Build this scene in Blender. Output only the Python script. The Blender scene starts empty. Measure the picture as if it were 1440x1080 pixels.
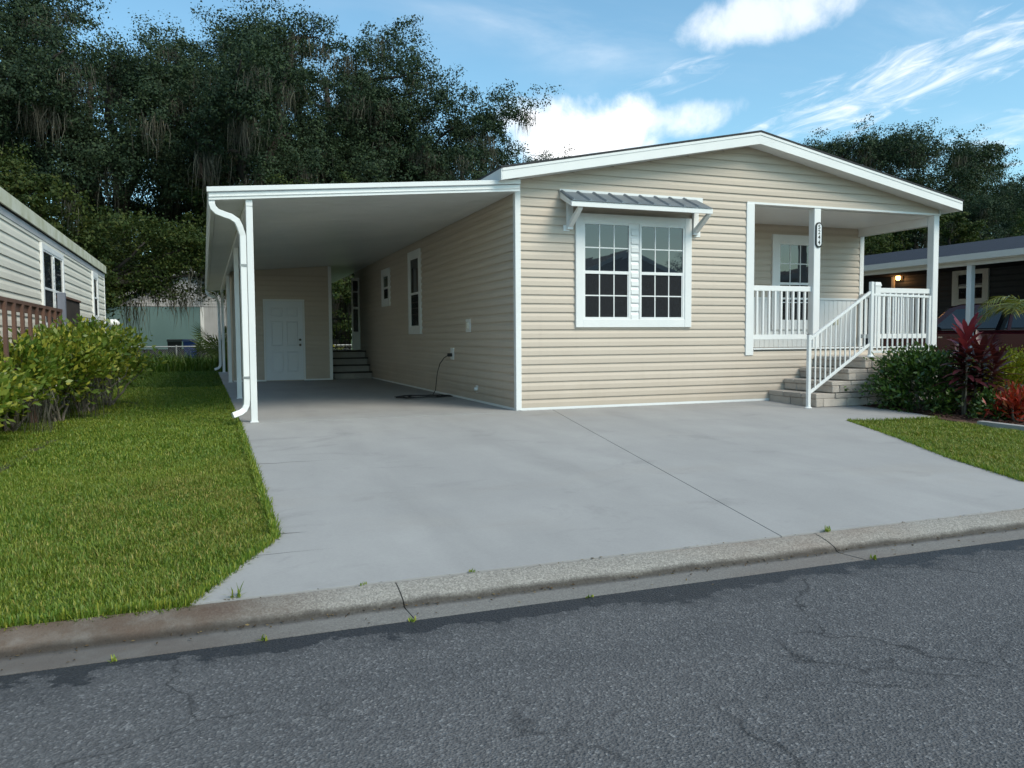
import bpy, bmesh, math, random
import numpy as np
from mathutils import Vector, Matrix
R = math.radians
SC = bpy.context.scene
COL = SC.collection
# ------------------------------------------------------------------ camera
cam_d = bpy.data.cameras.new('camera'); cam = bpy.data.objects.new('camera', cam_d); COL.objects.link(cam)
cam_d.sensor_fit = 'HORIZONTAL'; cam_d.sensor_width = 36.0; cam_d.lens = 36.0 * 1134.74 / 1440.0
cam_d.clip_start = 0.05; cam_d.clip_end = 3000
YAW, PITCH, ROLL = R(20.8795), R(3.2786), R(-0.3928)
fw = Vector((math.sin(YAW)*math.cos(PITCH), math.cos(YAW)*math.cos(PITCH), -math.sin(PITCH)))
rt = Vector((math.cos(YAW), -math.sin(YAW), 0)); up = rt.cross(fw)
r2 = rt*math.cos(ROLL) + up*math.sin(ROLL); u2 = up*math.cos(ROLL) - rt*math.sin(ROLL)
M = Matrix((r2, u2, -fw)).transposed().to_4x4(); M.translation = (-4.1746, -10.7422, 1.0421)
cam.matrix_world = M
SC.camera = cam
# ------------------------------------------------------------------ world, sun, exposure
SUN_EL, SUN_AZ = 44.0, 148.0           # azimuth clockwise from +Y: behind the photographer, softened by cloud
SKY_STRENGTH, SUN_STRENGTH, SUN_ANGLE = 0.15, 2.0, 26.0
SC.view_settings.view_transform = 'Standard'; SC.view_settings.look = 'None'
SC.view_settings.exposure = 0.46; SC.view_settings.gamma = 1.0; SC.view_settings.use_curve_mapping = False
w = bpy.data.worlds.new('World'); SC.world = w; w.use_nodes = True
nt = w.node_tree; nt.nodes.clear()
def N(t, **k):
    n = nt.nodes.new(t)
    for a, b in k.items(): setattr(n, a, b)
    return n
def lk(a, b): nt.links.new(a, b)
def val(x, sock):
    if isinstance(x, (int, float)): sock.default_value = x
    else: lk(x, sock)
def mth(op, a, b=0.0, c=None, clamp=False):
    n = N('ShaderNodeMath', operation=op); n.use_clamp = clamp
    val(a, n.inputs[0]); val(b, n.inputs[1])
    if c is not None: val(c, n.inputs[2])
    return n.outputs[0]
def sstep(x, lo, hi):
    n = N('ShaderNodeMapRange', interpolation_type='SMOOTHSTEP'); val(x, n.inputs[0])
    n.inputs[1].default_value = lo; n.inputs[2].default_value = hi
    return n.outputs[0]
out = N('ShaderNodeOutputWorld'); bg = N('ShaderNodeBackground'); bg.inputs[1].default_value = SKY_STRENGTH
sky = N('ShaderNodeTexSky', sky_type='NISHITA'); sky.sun_disc = False
sky.sun_elevation = R(SUN_EL); sky.sun_rotation = R(SUN_AZ); sky.air_density = 1.0; sky.dust_density = 1.2; sky.ozone_density = 1.6
tc = N('ShaderNodeTexCoord'); sep = N('ShaderNodeSeparateXYZ'); lk(tc.outputs['Generated'], sep.inputs[0])
dx, dy, dz = sep.outputs
zz = mth('ADD', mth('MAXIMUM', dz, 0.0), 0.12)
comb = N('ShaderNodeCombineXYZ'); lk(mth('DIVIDE', dx, zz), comb.inputs[0]); lk(mth('DIVIDE', dy, zz), comb.inputs[1])
def noise(vec, scale, det, rough, dist=0.0):
    n = N('ShaderNodeTexNoise'); lk(vec, n.inputs['Vector']); n.inputs['Scale'].default_value = scale
    n.inputs['Detail'].default_value = det; n.inputs['Roughness'].default_value = rough; n.inputs['Distortion'].default_value = dist
    return n.outputs[0]
def mapping(vec, rot, scl, loc=(0, 0, 0)):
    n = N('ShaderNodeMapping'); lk(vec, n.inputs[0]); n.inputs['Rotation'].default_value = rot; n.inputs['Scale'].default_value = scl
    n.inputs['Location'].default_value = loc
    return n.outputs[0]
plane = comb.outputs[0]
cum = noise(tc.outputs['Generated'], 17.0, 9, 0.6, 0.2)          # puffy detail
big = noise(plane, 0.55, 5, 0.55, 0.2)                           # where the sky is cloudy
wisp = noise(mapping(plane, (0, 0, R(35)), (0.7, 1.8, 1.0)), 1.1, 8, 0.6, 0.4)
def patch(d, rad_h, rad_v, tilt):
    """elliptical region of sky round a direction, with its own (along, across) coordinates"""
    d = Vector(d).normalized(); h0 = Vector((d.y, -d.x, 0)).normalized(); v0 = h0.cross(d)
    h = h0*math.cos(tilt) + v0*math.sin(tilt); v = v0*math.cos(tilt) - h0*math.sin(tilt)
    def dot(a):
        n = N('ShaderNodeVectorMath', operation='DOT_PRODUCT'); lk(tc.outputs['Generated'], n.inputs[0]); n.inputs[1].default_value = a
        return n.outputs['Value']
    da, db = dot(h), dot(v)
    a = mth('DIVIDE', da, math.sin(rad_h)); b = mth('DIVIDE', db, math.sin(rad_v))
    q = mth('SUBTRACT', 1.0, mth('ADD', mth('MULTIPLY', a, a), mth('MULTIPLY', b, b)))
    q = mth('ADD', mth('MAXIMUM', q, -3.0), mth('MULTIPLY', sstep(dot(d), 0.6, 0.3), -9.0))
    return q, da, db
CLOUDS = [  # direction, half width, half height (degrees), tilt, opacity, streaky
    ((0.415, 0.877, 0.236), 6.4, 3.1, 0, 1.0, 0), ((0.525, 0.812, 0.250), 3.9, 1.2, 8, 0.62, 0), ((0.51, 0.807, 0.297), 3.0, 0.9, 10, 0.55, 1),
    ((0.585, 0.732, 0.350), 6.6, 1.7, 8, 0.58, 0), ((0.675, 0.692, 0.254), 10.5, 1.5, 15, 0.9, 1), ((0.715, 0.640, 0.282), 9.0, 1.5, 14, 0.85, 1), ((0.774, 0.60, 0.200), 4.0, 1.5, 8, 0.6, 1)]
dens = None
for d, rh, rv, tilt, amt, streak in CLOUDS:
    q, da, db = patch(d, R(rh), R(rv), R(tilt))
    if streak:
        cv = N('ShaderNodeCombineXYZ'); lk(mth('MULTIPLY', da, 9.0), cv.inputs[0]); lk(mth('MULTIPLY', db, 42.0), cv.inputs[1]); cv.inputs[2].default_value = tilt+rh
        nn = noise(cv.outputs[0], 1.6, 9, 0.62, 0.9)
        q = sstep(mth('ADD', mth('MULTIPLY', q, 0.55), mth('MULTIPLY', mth('SUBTRACT', nn, 0.53), 4.2)), -0.3, 2.0)
    else:
        q = sstep(mth('ADD', q, mth('MULTIPLY', mth('SUBTRACT', cum, 0.48), 3.2)), -0.15, 1.35)
    q = mth('MULTIPLY', q, amt)
    dens = q if dens is None else mth('MAXIMUM', dens, q)
# thin wind-drawn cloud, patchy over the whole sky
wd = mth('MULTIPLY', sstep(wisp, 0.46, 0.95), sstep(big, 0.46, 0.66))
dens = mth('MAXIMUM', dens, mth('MULTIPLY', wd, 0.85))
skyc = N('ShaderNodeMix', data_type='RGBA', blend_type='MULTIPLY'); skyc.inputs[0].default_value = 1.0; lk(sky.outputs[0], skyc.inputs[6]); skyc.inputs[7].default_value = (0.82, 1.09, 1.03, 1)   # hazy, slightly cyan air
mix = N('ShaderNodeMix', data_type='RGBA'); lk(dens, mix.inputs[0]); lk(skyc.outputs[2], mix.inputs[6])
mix.inputs[7].default_value = (7.2, 7.1, 7.1, 1)
lk(mix.outputs[2], bg.inputs[0]); lk(bg.outputs[0], out.inputs[0])
sd = bpy.data.lights.new('sun', 'SUN'); so = bpy.data.objects.new('sun', sd); COL.objects.link(so)
sd.energy = SUN_STRENGTH; sd.angle = R(SUN_ANGLE); sd.color = (1.0, 0.89, 0.74)
sdir = Vector((math.sin(R(SUN_AZ))*math.cos(R(SUN_EL)), math.cos(R(SUN_AZ))*math.cos(R(SUN_EL)), math.sin(R(SUN_EL))))
so.rotation_euler = sdir.to_track_quat('Z', 'Y').to_euler(); so.location = (0, -20, 30)
SC.cycles.use_denoising = True
SC.cycles.max_bounces = 8; SC.cycles.transparent_max_bounces = 16
# ------------------------------------------------------------------ materials
MAT = {}
def newmat(name):
    m = bpy.data.materials.new(name); m.use_nodes = True; t = m.node_tree; t.nodes.clear()
    o = t.nodes.new('ShaderNodeOutputMaterial'); b = t.nodes.new('ShaderNodeBsdfPrincipled'); t.links.new(b.outputs[0], o.inputs[0])
    MAT[name] = m
    return m, t, b, o
class NT:
    def __init__(s, t): s.t = t
    def n(s, ty, **k):
        x = s.t.nodes.new(ty)
        for a, b in k.items(): setattr(x, a, b)
        return x
    def l(s, a, b): s.t.links.new(a, b)
    def coords(s, kind='Object', scl=(1, 1, 1), rot=(0, 0, 0)):
        c = s.n('ShaderNodeTexCoord'); m = s.n('ShaderNodeMapping'); m.inputs['Scale'].default_value = scl; m.inputs['Rotation'].default_value = rot
        if kind == 'World':
            g = s.n('ShaderNodeNewGeometry'); s.l(g.outputs['Position'], m.inputs[0])
        else: s.l(c.outputs[kind], m.inputs[0])
        return m.outputs[0]
    def noise(s, vec, scale, det=4, rough=0.55, dist=0):
        x = s.n('ShaderNodeTexNoise'); s.l(vec, x.inputs['Vector'])
        x.inputs['Scale'].default_value = scale; x.inputs['Detail'].default_value = det; x.inputs['Roughness'].default_value = rough; x.inputs['Distortion'].default_value = dist
        return x.outputs[0]
    def ramp(s, f, stops):
        r = s.n('ShaderNodeValToRGB'); e = r.color_ramp.elements
        while len(e) < len(stops): e.new(0.5)
        for i, (p, c) in enumerate(stops):
            e[i].position = p; e[i].color = (c, c, c, 1) if isinstance(c, (int, float)) else (*c, 1)
        s.l(f, r.inputs[0]); return r.outputs[0]
    def mix(s, f, a, b, mode='MIX'):
        x = s.n('ShaderNodeMix', data_type='RGBA', blend_type=mode)
        for v, i in ((f, 0), (a, 6), (b, 7)):
            if isinstance(v, (int, float)): x.inputs[i].default_value = v
            elif isinstance(v, tuple): x.inputs[i].default_value = (*v, 1)
            else: s.l(v, x.inputs[i])
        return x.outputs[2]
    def m(s, op, a, b=0.0, clamp=False):
        x = s.n('ShaderNodeMath', operation=op); x.use_clamp = clamp
        for v, i in ((a, 0), (b, 1)):
            if isinstance(v, (int, float)): x.inputs[i].default_value = v
            else: s.l(v, x.inputs[i])
        return x.outputs[0]
    def bump(s, h, b, strength=0.3, dist=0.01):
        x = s.n('ShaderNodeBump'); x.inputs['Strength'].default_value = strength; x.inputs['Distance'].default_value = dist
        s.l(h, x.inputs['Height']); s.l(x.outputs[0], b.inputs['Normal'])
def simple(name, c1, c2=None, scale=3.0, rough=0.6, bump=0.0, bscale=60, spec=0.4, metal=0.0, stretch=(1, 1, 1), det=5):
    m, t, b, o = newmat(name); q = NT(t)
    c2 = c2 or tuple(x*0.85 for x in c1)
    v = q.coords('World', stretch)
    f = q.ramp(q.noise(v, scale, det, 0.6), [(0.32, 0.0), (0.68, 1.0)])
    q.l(q.mix(f, c1, c2), b.inputs['Base Color'])
    b.inputs['Roughness'].default_value = rough; b.inputs['Specular IOR Level'].default_value = spec; b.inputs['Metallic'].default_value = metal
    if bump: q.bump(q.noise(v, bscale, 3), b, bump, 0.01)
    return m
simple('siding_beige', (0.57, 0.487, 0.405), (0.525, 0.447, 0.37), 1.3, 0.55, 0.05, 90, 0.3, stretch=(0.4, 0.4, 3))
simple('siding_grey', (0.76, 0.715, 0.62), (0.68, 0.64, 0.555), 1.2, 0.6, 0.05, 80, 0.3, stretch=(0.5, 0.5, 2))
simple('siding_dark', (0.048, 0.056, 0.072), (0.04, 0.047, 0.06), 1.2, 0.6, 0.05, 80)
simple('siding_white', (0.46, 0.455, 0.46), (0.38, 0.375, 0.38), 1.2, 0.6)
simple('wall_green', (0.13, 0.215, 0.215), (0.11, 0.19, 0.19), 0.8, 0.7)
simple('white_trim', (0.80, 0.80, 0.79), (0.74, 0.745, 0.74), 1.4, 0.42, 0.03, 40, 0.4)
simple('white_metal', (0.80, 0.805, 0.80), (0.73, 0.74, 0.735), 1.8, 0.38, 0.02, 20, 0.5)
simple('panel_metal', (0.68, 0.69, 0.67), (0.60, 0.62, 0.60), 0.7, 0.32, 0.02, 10, 0.5)
simple('mossy_trim', (0.62, 0.61, 0.52), (0.42, 0.41, 0.27), 2.2, 0.7)
simple('shingle', (0.05, 0.052, 0.055), (0.03, 0.032, 0.036), 9, 0.9, 0.5, 120)
simple('shingle_blue', (0.016, 0.019, 0.032), (0.011, 0.013, 0.022), 7, 0.85, 0.5, 90)
simple('awning_metal', (0.175, 0.205, 0.235), (0.14, 0.165, 0.19), 3, 0.45, 0.02, 30, 0.4, 0.2)
simple('black_metal', (0.012, 0.012, 0.013), None, 4, 0.45)
simple('black_rubber', (0.015, 0.015, 0.016), None, 4, 0.6)
simple('wood_brown', (0.16, 0.085, 0.062), (0.10, 0.055, 0.042), 3, 0.8, 0.25, 30, stretch=(1, 1, 0.2))
simple('wood_greyblue', (0.20, 0.215, 0.26), (0.15, 0.16, 0.2), 3, 0.8, 0.25, 30, stretch=(1, 1, 0.2))
simple('wood_dark', (0.055, 0.042, 0.036), (0.035, 0.028, 0.025), 3, 0.8, 0.2, 30)
simple('bark', (0.060, 0.050, 0.042), (0.032, 0.028, 0.025), 3, 0.95, 0.9, 12, stretch=(1, 1, 0.3))
simple('stem', (0.22, 0.19, 0.15), (0.13, 0.11, 0.085), 6, 0.9, 0.4, 30)
simple('galvanised', (0.36, 0.37, 0.37), (0.28, 0.29, 0.29), 4, 0.5, 0, 1, 0.5, 0.5)
simple('bin_black', (0.015, 0.015, 0.016), None, 3, 0.5)
simple('bin_blue', (0.012, 0.045, 0.20), (0.01, 0.035, 0.16), 3, 0.45)
simple('skirt_dark', (0.03, 0.032, 0.036), (0.02, 0.02, 0.022), 3, 0.8)
simple('car_paint', (0.085, 0.010, 0.016), (0.075, 0.009, 0.014), 2, 0.22, 0, 1, 0.6)
simple('chrome', (0.6, 0.6, 0.6), None, 2, 0.2, 0, 1, 0.5, 1.0)
simple('cabinet_grey', (0.33, 0.36, 0.36), (0.29, 0.31, 0.31), 2, 0.55)
simple('deck_board', (0.36, 0.33, 0.30), (0.28, 0.26, 0.24), 3, 0.75, 0.2, 40)
simple('mulch', (0.11, 0.052, 0.036), (0.05, 0.028, 0.02), 14, 0.95, 0.6, 40)
simple('soil', (0.075, 0.058, 0.035), (0.045, 0.05, 0.02), 2.5, 0.95, 0.6, 30)
simple('dark_gap', (0.02, 0.02, 0.019), None, 3, 0.95)
simple('door_white', (0.74, 0.76, 0.79), (0.70, 0.72, 0.75), 2, 0.4)
simple('brass', (0.16, 0.13, 0.10), None, 3, 0.35, 0, 1, 0.5, 0.8)
simple('sign_black', (0.010, 0.010, 0.011), None, 3, 0.35)
simple('sign_white', (0.78, 0.79, 0.80), None, 3, 0.4)
def stone_mat():
    m, t, b, o = newmat('stone'); q = NT(t); v = q.coords('World')
    oi = q.n('ShaderNodeObjectInfo')
    f = q.ramp(q.noise(v, 7, 6, 0.65), [(0.3, 0.0), (0.7, 1.0)])
    c = q.mix(f, (0.50, 0.455, 0.41), (0.40, 0.365, 0.335))
    c2 = q.mix(oi.outputs['Random'], (0.82, 0.80, 0.78), (1.16, 1.12, 1.08))
    q.l(q.mix(1.0, c, c2, 'MULTIPLY'), b.inputs['Base Color']); b.inputs['Roughness'].default_value = 0.9
    q.bump(q.noise(v, 45, 5, 0.7), b, 0.6, 0.012)
stone_mat()
def soil_siding():
    m = MAT['siding_beige']; q = NT(m.node_tree); b = [n for n in m.node_tree.nodes if n.type == 'BSDF_PRINCIPLED'][0]
    src = b.inputs['Base Color'].links[0].from_socket; g = q.n('ShaderNodeNewGeometry'); sp = q.n('ShaderNodeSeparateXYZ'); q.l(g.outputs['Position'], sp.inputs[0])
    low = q.ramp(q.m('ADD', sp.outputs[2], q.m('MULTIPLY', q.noise(q.coords('World', (1.2, 1.2, 0.5)), 1.6, 6, 0.65), 0.9)), [(0.42, 1.0), (0.95, 0.0)])      # splashed-up dirt
    run = q.ramp(q.noise(q.coords('World', (6, 6, 0.35)), 1.5, 5, 0.6), [(0.55, 0.0), (0.75, 1.0)])
    c = q.mix(q.m('MULTIPLY', low, 0.30), src, (0.33, 0.26, 0.19)); c = q.mix(q.m('MULTIPLY', run, 0.10), c, (0.33, 0.29, 0.23))
    q.l(c, b.inputs['Base Color'])
soil_siding()
def concrete(name, c1, c2, agg=0.0, stains=True):
    m, t, b, o = newmat(name); q = NT(t); v = q.coords('World')
    big = q.ramp(q.noise(v, 0.55, 6, 0.6, 0.4), [(0.34, 0.0), (0.68, 1.0)])
    med = q.ramp(q.noise(q.coords('World', (1.0, 0.45, 1)), 2.2, 6, 0.62), [(0.3, 0.0), (0.75, 1.0)])
    fine = q.noise(v, 55, 4, 0.7)
    c = q.mix(big, c1, c2)
    c = q.mix(q.m('MULTIPLY', med, 0.58), c, tuple(x*0.80 for x in c2))
    spot = q.ramp(q.noise(q.coords('World', (0.8, 1.3, 1)), 1.1, 8, 0.7, 0.8), [(0.56, 0.0), (0.70, 1.0)])
    c = q.mix(q.m('MULTIPLY', spot, 0.52), c, tuple(x*0.62 for x in c2))
    gt = q.n('ShaderNodeNewGeometry'); st_ = q.n('ShaderNodeSeparateXYZ'); q.l(gt.outputs['Position'], st_.inputs[0])
    for xc in ((-2.75, -1.25, 1.15) if not agg else ()):
        dxx = q.m('ABSOLUTE', q.m('ADD', q.m('SUBTRACT', st_.outputs[0], xc), q.m('MULTIPLY', q.m('SUBTRACT', q.noise(q.coords('World', (0.3, 0.3, 1)), 1.0, 3, 0.5), 0.5), 0.5)))
        tm = q.m('MULTIPLY', q.ramp(dxx, [(0.05, 1.0), (0.24, 0.0)]), q.ramp(q.noise(q.coords('World', (1.5, 0.35, 1)), 1.7, 6, 0.65), [(0.42, 0.0), (0.7, 1.0)]))
        c = q.mix(q.m('MULTIPLY', tm, 0.30), c, tuple(x*0.58 for x in c2))
    warm = q.ramp(q.noise(q.coords('World', (0.35, 0.9, 1)), 0.8, 5, 0.6), [(0.55, 0.0), (0.75, 1.0)])
    c = q.mix(q.m('MULTIPLY', warm, 0.38), c, (0.30, 0.25, 0.19))
    c = q.mix(0.22, c, q.ramp(fine, [(0.25, tuple(x*0.75 for x in c1)), (0.75, tuple(x*1.18 for x in c1))]))
    if agg:
        vo = q.n('ShaderNodeTexVoronoi'); q.l(v, vo.inputs['Vector']); vo.inputs['Scale'].default_value = 130
        sp = q.ramp(vo.outputs['Color'], [(0.0, (0.10, 0.09, 0.08)), (0.5, (0.34, 0.32, 0.29)), (1.0, (0.66, 0.63, 0.56))])
        c = q.mix(agg, c, sp)
        gx_ = q.n('ShaderNodeNewGeometry'); sx_ = q.n('ShaderNodeSeparateXYZ'); q.l(gx_.outputs['Position'], sx_.inputs[0])
        run = q.ramp(q.m('ADD', q.m('MULTIPLY', q.m('ADD', sx_.outputs[0], q.m('MULTIPLY', q.noise(v, 2.5, 5, 0.6), 0.9)), -0.5), -1.2), [(0.30, 0.0), (0.75, 1.0)])     # soil washed off the lawn
        c = q.mix(q.m('MULTIPLY', run, 0.9), c, q.ramp(q.noise(v, 4, 5, 0.65), [(0.28, (0.085, 0.045, 0.028)), (0.5, (0.11, 0.08, 0.06)), (0.72, (0.20, 0.18, 0.16))]))
        rust = q.ramp(q.noise(q.coords('World', (0.5, 1.0, 1)), 0.9, 4, 0.6), [(0.5, 0.0), (0.72, 1.0)])
        c = q.mix(q.m('MULTIPLY', rust, 0.55), c, (0.20, 0.125, 0.085))
        # silt left along the flow line
        g = q.n('ShaderNodeNewGeometry'); sp_ = q.n('ShaderNodeSeparateXYZ'); q.l(g.outputs['Position'], sp_.inputs[0])
        dy_ = q.m('ABSOLUTE', q.m('ADD', q.m('ADD', sp_.outputs[1], 6.925), q.m('MULTIPLY', q.m('SUBTRACT', q.noise(v, 5, 5, 0.6), 0.5), 0.05)))
        c = q.mix(q.m('MULTIPLY', q.ramp(dy_, [(0.012, 1.0), (0.045, 0.0)]), 0.85), c, (0.035, 0.03, 0.026))
        pan = q.ramp(q.m('MULTIPLY', sp_.outputs[1], -0.1), [(0.6925, 0.0), (0.6945, 1.0)])
        c = q.mix(q.m('MULTIPLY', pan, 0.55), c, (0.15, 0.145, 0.14))
    q.l(c, b.inputs['Base Color']); b.inputs['Roughness'].default_value = 0.85; b.inputs['Specular IOR Level'].default_value = 0.25
    q.bump(q.noise(v, 160 if not agg else 90, 3, 0.7), b, 0.18 if not agg else 0.7, 0.008)
concrete('concrete', (0.38, 0.37, 0.362), (0.318, 0.31, 0.306))
concrete('concrete_old', (0.27, 0.25, 0.225), (0.20, 0.185, 0.165), 0.42)
def asphalt():
    m, t, b, o = newmat('asphalt'); q = NT(t); v = q.coords('World')
    big = q.ramp(q.noise(q.coords('World', (0.35, 1.0, 1)), 0.7, 6, 0.62, 0.3), [(0.3, 0.0), (0.72, 1.0)])
    c = q.mix(big, (0.155, 0.150, 0.154), (0.070, 0.071, 0.080))
    vo = q.n('ShaderNodeTexVoronoi'); q.l(v, vo.inputs['Vector']); vo.inputs['Scale'].default_value = 95
    sp = q.ramp(vo.outputs['Color'], [(0.0, 0.012), (0.4, 0.07), (0.75, 0.15), (1.0, 0.42)])
    c = q.mix(0.42, c, sp)
    # pale stones, sparse
    v2 = q.n('ShaderNodeTexVoronoi'); q.l(v, v2.inputs['Vector']); v2.inputs['Scale'].default_value = 34
    s1 = q.ramp(v2.outputs['Distance'], [(0.10, 1.0), (0.17, 0.0)])
    c = q.mix(q.m('MULTIPLY', s1, 0.45), c, (0.32, 0.31, 0.30))
    # wandering cracks
    v3 = q.n('ShaderNodeTexVoronoi', feature='DISTANCE_TO_EDGE'); v3.inputs['Scale'].default_value = 0.95
    nz = q.n('ShaderNodeTexNoise'); q.l(v, nz.inputs['Vector']); nz.inputs['Scale'].default_value = 3.5; nz.inputs['Detail'].default_value = 6
    q.l(q.mix(0.16, v, nz.outputs['Color'], 'LINEAR_LIGHT'), v3.inputs['Vector'])
    ck = q.m('MULTIPLY', q.ramp(v3.outputs['Distance'], [(0.0, 1.0), (0.012, 0.0)]), q.ramp(q.noise(v, 1.1, 4, 0.6), [(0.48, 0.0), (0.58, 1.0)]))
    c = q.mix(q.m('MULTIPLY', ck, 0.75), c, (0.018, 0.018, 0.02))
    # water-darkened strip that creeps out from the gutter
    g = q.n('ShaderNodeNewGeometry'); s = q.n('ShaderNodeSeparateXYZ'); q.l(g.outputs['Position'], s.inputs[0])
    edge = q.m('ADD', s.outputs[1], q.m('MULTIPLY', q.m('SUBTRACT', q.noise(q.coords('World', (1, 1, 1)), 2.6, 9, 0.72), 0.5), 0.85))
    wet = q.ramp(q.m('ADD', q.m('MULTIPLY', edge, 1.0), 8.0), [(0.685, 0.0), (0.70, 1.0)])
    damp = q.ramp(q.m('ADD', q.m('MULTIPLY', edge, 0.5), 4.3), [(0.55, 0.0), (0.62, 1.0)])
    c = q.mix(q.m('MULTIPLY', damp, 0.32), c, (0.030, 0.032, 0.038))
    c = q.mix(q.m('MULTIPLY', wet, 0.80), c, (0.017, 0.018, 0.022))
    q.l(c, b.inputs['Base Color'])
    b.inputs['Specular IOR Level'].default_value = 0.35
    q.l(q.ramp(wet, [(0.0, 0.82), (1.0, 0.55)]), b.inputs['Roughness'])
    h = q.m('ADD', q.m('MULTIPLY', vo.outputs['Distance'], 1.0), q.noise(v, 70, 3, 0.7))
    q.bump(h, b, 0.85, 0.008)
asphalt()
def glass_mat(name, tint, ior=2.1, rough=0.015):
    m, t, b, o = newmat(name); q = NT(t)
    b.inputs['Base Color'].default_value = (*tint, 1); b.inputs['Roughness'].default_value = rough; b.inputs['IOR'].default_value = ior
    v = q.coords('World'); q.bump(q.noise(v, 1.4, 2), b, 0.02, 0.01)
glass_mat('glass', (0.018, 0.023, 0.030), 1.78)
glass_mat('glass_car', (0.008, 0.009, 0.011), 1.6)
def screen_mat():
    m, t, b, o = newmat('screen'); q = NT(t)
    b.inputs['Base Color'].default_value = (0.012, 0.014, 0.018, 1); b.inputs['Roughness'].default_value = 0.8
    tr = q.n('ShaderNodeBsdfTransparent'); mx = q.n('ShaderNodeMixShader'); mx.inputs[0].default_value = 0.55
    q.l(tr.outputs[0], mx.inputs[1]); q.l(b.outputs[0], mx.inputs[2]); q.l(mx.outputs[0], o.inputs[0])
screen_mat()
def leaf_mat(name, c1, c2, c3=None, trans=0.25, scale=0.35, rough=0.5, spec=0.35):
    """per-leaf colour spread (random per island) over larger patches"""
    m, t, b, o = newmat(name); q = NT(t)
    g = q.n('ShaderNodeNewGeometry'); v = q.coords('World')
    f = q.ramp(q.noise(v, scale, 4, 0.6), [(0.35, 0.0), (0.66, 1.0)])
    c = q.mix(f, c1, c2)
    rnd = g.outputs['Random Per Island']
    if c3: c = q.mix(q.ramp(rnd, [(0.55, 0.0), (0.95, 1.0)]), c, c3)
    c = q.mix(1.0, c, q.ramp(rnd, [(0.0, 0.75), (1.0, 1.22)]), 'MULTIPLY')
    q.l(c, b.inputs['Base Color']); b.inputs['Roughness'].default_value = rough; b.inputs['Specular IOR Level'].default_value = spec
    tl = q.n('ShaderNodeBsdfTranslucent'); q.l(q.mix(1.0, c, (1.25, 1.3, 0.6), 'MULTIPLY'), tl.inputs[0])
    mx = q.n('ShaderNodeMixShader'); mx.inputs[0].default_value = trans
    q.l(b.outputs[0], mx.inputs[1]); q.l(tl.outputs[0], mx.inputs[2]); q.l(mx.outputs[0], o.inputs[0])
leaf_mat('oak_leaf', (0.026, 0.046, 0.030), (0.036, 0.060, 0.032), (0.044, 0.064, 0.028), 0.15, 0.25, 0.6, 0.12)
leaf_mat('mid_leaf', (0.028, 0.052, 0.016), (0.045, 0.066, 0.016), (0.06, 0.070, 0.016), 0.2, 0.4, 0.6, 0.15)
leaf_mat('hedge_leaf', (0.075, 0.15, 0.020), (0.165, 0.215, 0.026), (0.27, 0.26, 0.035), 0.28, 1.6, 0.42, 0.35)
leaf_mat('bush_leaf', (0.026, 0.065, 0.014), (0.045, 0.095, 0.018), (0.085, 0.14, 0.025), 0.22, 1.5, 0.35, 0.5)
leaf_mat('gold_leaf', (0.16, 0.20, 0.018), (0.26, 0.26, 0.02), (0.34, 0.31, 0.03), 0.3, 2.0, 0.4)
leaf_mat('croton_leaf', (0.26, 0.018, 0.012), (0.36, 0.035, 0.012), (0.12, 0.05, 0.015), 0.25, 3.0, 0.4)
leaf_mat('ti_leaf', (0.075, 0.012, 0.022), (0.045, 0.014, 0.018), (0.11, 0.035, 0.022), 0.25, 3.0, 0.38, 0.5)
leaf_mat('ti_leaf_young', (0.17, 0.022, 0.048), (0.13, 0.02, 0.04), (0.19, 0.04, 0.055), 0.3, 3.0, 0.4)
leaf_mat('palm_leaf', (0.085, 0.12, 0.022), (0.17, 0.18, 0.03), (0.26, 0.22, 0.04), 0.25, 1.5, 0.4)
leaf_mat('palmetto_leaf', (0.045, 0.075, 0.018), (0.075, 0.105, 0.022), None, 0.2, 1.5, 0.4)
leaf_mat('moss', (0.112, 0.108, 0.088), (0.08, 0.077, 0.062), (0.135, 0.128, 0.10), 0.25, 0.8, 0.9, 0.1)
leaf_mat('grass', (0.100, 0.195, 0.020), (0.165, 0.24, 0.028), (0.27, 0.275, 0.042), 0.3, 0.75, 0.45, 0.4)
leaf_mat('grass_dry', (0.20, 0.205, 0.035), (0.15, 0.18, 0.028), (0.38, 0.30, 0.10), 0.3, 1.1, 0.5, 0.3)
leaf_mat('grass_tall', (0.055, 0.12, 0.014), (0.075, 0.14, 0.018), (0.11, 0.15, 0.025), 0.3, 0.75, 0.5, 0.3)
def lamp_mat():
    m, t, b, o = newmat('lamp_glow')
    b.inputs['Emission Color'].default_value = (1.0, 0.45, 0.14, 1); b.inputs['Emission Strength'].default_value = 9
lamp_mat()
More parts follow.
